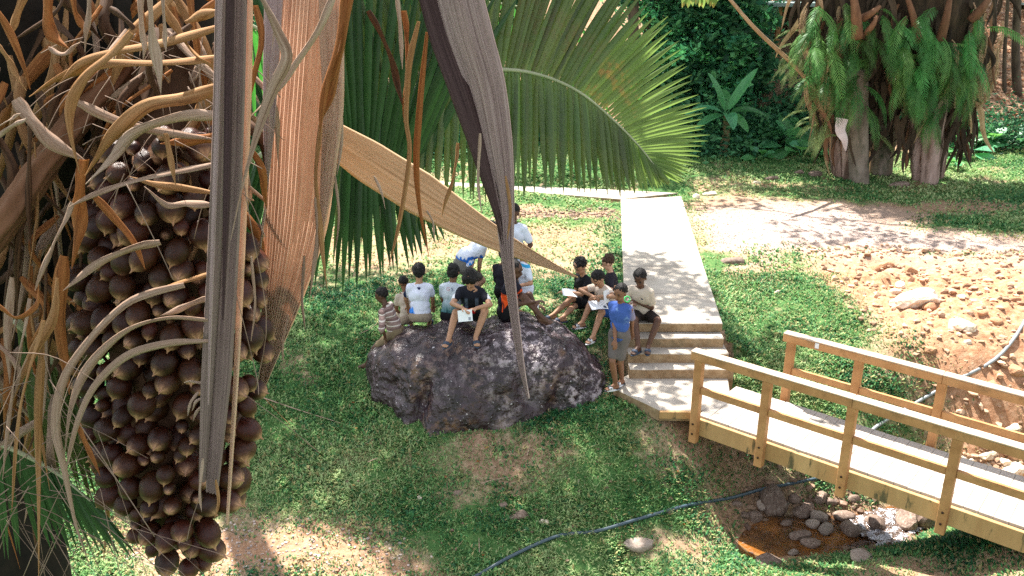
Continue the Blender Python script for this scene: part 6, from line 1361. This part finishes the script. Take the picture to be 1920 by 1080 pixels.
# fallen stalks on the grass
def ground_stick(pts, r, m, label, name='fallen_stalk'):
    P = [ong(x, y) + Z3 * (r + .02) for x, y in pts]; V, F = tube(catmull(P, 12), lambda t: r * (1 - .5 * t), 6); tag(build(name, V, F, M[m]), label, 'dry stalk')
ground_stick([(490, 748), (560, 772), (640, 797)], .009, 'strip_pale', 'long pale dry stalk lying on the grass left of the boulder')
ground_stick([(486, 738), (520, 775), (545, 800)], .006, 'strip_tan', 'short thin stalk crossing the long pale stalk')
ground_stick([(690, 870), (708, 862)], .008, 'strip_pale', 'short pale stick in the dark grass below the boulder'); ground_stick([(988, 858), (994, 838)], .008, 'strip_pale', 'short upright pale stick on the bare patch below the boulder'); ground_stick([(902, 910), (930, 902), (965, 897)], .006, 'strip_pale', 'thin curved stick on the bare patch')
ground_stick([(899, 1040), (898, 1012)], .006, 'strip_pale', 'thin pale straw standing in the foreground grass'); ground_stick([(1488, 1006), (1510, 1018), (1530, 1035), (1560, 1048)], .006, 'strip_tan', 'thin twig lying across the stones of the stream'); ground_stick([(672, 630), (690, 622), (712, 606)], .008, 'strip_pale', 'curved dry stalk on the grass left of the striped shirt')

# straws, chips and fallen leaves lying in the grass
V_ = []; F_ = []; A_ = []; rr = random.Random(11)
for k in range(520):
    x, y = rr.uniform(430, 1300) if k < 300 else rr.uniform(430, 1900), rr.uniform(640, 1075) if k < 300 else rr.uniform(400, 1075)
    p = onz(x, y, -.3 if y > 640 else .45); p.z = gz(p.x, p.y) + rr.uniform(.012, .04)
    a = rr.uniform(0, 6.28); L = rr.uniform(.03, .16) if rr.random() < .8 else rr.uniform(.15, .4); d = Vector((math.cos(a), math.sin(a), rr.uniform(-.15, .25))) * L; s_ = Vector((-math.sin(a), math.cos(a), .2)) * rr.uniform(.002, .005)
    c = rr.choice(((.45, .35, .22), (.35, .24, .14), (.55, .46, .34)))
    if rr.random() < .12: s_ = s_ * 7; d = d.normalized() * .05; c = rr.choice(((.45, .12, .03), (.3, .13, .05), (.5, .3, .1)))
    b = len(V_); V_ += [p - d * .5, p + s_, p + d * .5, p - s_]; F_.append((b, b + 1, b + 2, b + 3)); A_ += [c] * 4
tag(build('fallen_straw', V_, F_, M['leaf_far'], smooth=False, loc=(0, 0, 0), attrs={'tint': np.array(A_)}), kind='stuff')
# ------------------------------------------------------------------ unseen trees, crowns laid out to cast the wanted shade
def shade(polys, seed, hz=(8.5, 12), trunk=(-6.5, 15), name='unseen_shade_tree', label='', leaf=.20, extra=None):  # crown leaves set up-sun of outlines meant to lie in shade
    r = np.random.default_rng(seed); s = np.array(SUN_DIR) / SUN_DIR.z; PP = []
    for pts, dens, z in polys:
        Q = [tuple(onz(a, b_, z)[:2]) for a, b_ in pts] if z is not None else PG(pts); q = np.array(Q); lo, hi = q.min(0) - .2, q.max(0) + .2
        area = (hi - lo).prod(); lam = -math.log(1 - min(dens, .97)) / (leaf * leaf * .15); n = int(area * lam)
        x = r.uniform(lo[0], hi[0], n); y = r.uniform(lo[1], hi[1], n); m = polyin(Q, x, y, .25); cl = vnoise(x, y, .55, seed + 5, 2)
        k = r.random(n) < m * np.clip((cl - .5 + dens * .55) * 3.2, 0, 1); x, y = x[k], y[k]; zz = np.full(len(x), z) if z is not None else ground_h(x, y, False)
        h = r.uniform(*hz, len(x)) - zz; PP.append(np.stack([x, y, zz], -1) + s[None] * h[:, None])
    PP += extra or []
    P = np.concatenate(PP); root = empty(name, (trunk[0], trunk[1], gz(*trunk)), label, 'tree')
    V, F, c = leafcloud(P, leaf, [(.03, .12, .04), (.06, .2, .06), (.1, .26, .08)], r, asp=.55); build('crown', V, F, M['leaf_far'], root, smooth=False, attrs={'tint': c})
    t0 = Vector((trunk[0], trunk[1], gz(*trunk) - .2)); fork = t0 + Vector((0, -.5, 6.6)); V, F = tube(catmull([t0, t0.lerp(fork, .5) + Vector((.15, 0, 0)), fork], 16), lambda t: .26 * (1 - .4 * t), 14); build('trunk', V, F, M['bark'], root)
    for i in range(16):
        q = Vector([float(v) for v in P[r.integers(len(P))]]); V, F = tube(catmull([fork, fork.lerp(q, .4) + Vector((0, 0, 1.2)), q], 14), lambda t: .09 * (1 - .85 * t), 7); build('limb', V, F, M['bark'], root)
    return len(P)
def over(xr, yr, zr, n, hz):  # extra unseen leaves up-sun of a box, added to shade it
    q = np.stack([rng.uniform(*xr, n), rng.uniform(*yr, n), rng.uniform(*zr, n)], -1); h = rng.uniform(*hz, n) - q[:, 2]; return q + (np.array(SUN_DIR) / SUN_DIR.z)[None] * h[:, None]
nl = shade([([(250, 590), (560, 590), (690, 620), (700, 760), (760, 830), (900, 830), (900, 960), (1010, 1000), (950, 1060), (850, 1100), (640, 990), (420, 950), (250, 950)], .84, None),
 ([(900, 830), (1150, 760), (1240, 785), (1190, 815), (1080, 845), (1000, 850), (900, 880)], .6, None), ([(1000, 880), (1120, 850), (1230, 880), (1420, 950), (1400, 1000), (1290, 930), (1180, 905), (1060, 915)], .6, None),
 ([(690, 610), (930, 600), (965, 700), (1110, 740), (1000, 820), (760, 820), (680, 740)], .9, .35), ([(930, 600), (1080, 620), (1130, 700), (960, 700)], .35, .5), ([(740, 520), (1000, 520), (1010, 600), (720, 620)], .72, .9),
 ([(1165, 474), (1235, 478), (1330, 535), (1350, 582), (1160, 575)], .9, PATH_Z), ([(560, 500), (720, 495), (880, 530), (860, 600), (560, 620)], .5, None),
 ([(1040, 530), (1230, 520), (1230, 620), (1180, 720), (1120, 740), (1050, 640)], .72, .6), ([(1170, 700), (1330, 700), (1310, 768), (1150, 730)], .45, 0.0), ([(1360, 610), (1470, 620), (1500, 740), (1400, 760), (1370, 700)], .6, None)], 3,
 label='tall unseen tree behind the fruiting palm, its crown laid out to dapple the lawn and boulder', extra=[over((-1.3, .55), (3.9, 4.8), (4.2, 5.6), 4600, (7.5, 10)), over((-2.2, -.95), (1.5, 2.6), (3.8, 5.4), 500, (7.5, 10))])
n2 = shade([([(1340, 352), (1700, 352), (1960, 345), (1960, 440), (1760, 430), (1600, 378)], .92, None), ([(1450, 420), (1560, 408), (1700, 440), (1960, 462), (1960, 482), (1700, 472), (1480, 450)], .5, None), ([(960, 336), (1290, 336), (1290, 349), (960, 349)], .8, None), ([(1300, 380), (1500, 372), (1560, 392), (1300, 396)], .5, None)], 8, hz=(7.5, 11), trunk=(15.5, 17), label='added unseen tree right of the view, its crown laid out to shade the far lawn')
# leaves hanging into the top of the view
rt = empty('hanging_branch', W(1315, -40, 12), 'leafy branch tip hanging into the top edge right of the frond', 'branch')
for k in range(16):
    p = W(1285 + k * 4.2, -14 + 5 * math.sin(k), 12 + random.uniform(-.1, .1)); d = Vector((random.uniform(-.5, .5), random.uniform(-.3, .3), -1)).normalized(); q = [p + d * (.17 * u) for u in np.linspace(0, 1, 6)]
    V, F = ribbon(q, lambda u: .07 * math.sin(math.pi * min(1, .1 + u * .88)), (0, -1, 0), fold=.3); build('leaf', V, F, M['gleaf_tip'], rt)
V, F = tube([W(1270, -30, 12), W(1315, -16, 12), W(1365, -12, 12)], .008, 6); build('twig', V, F, M['bark'], rt)
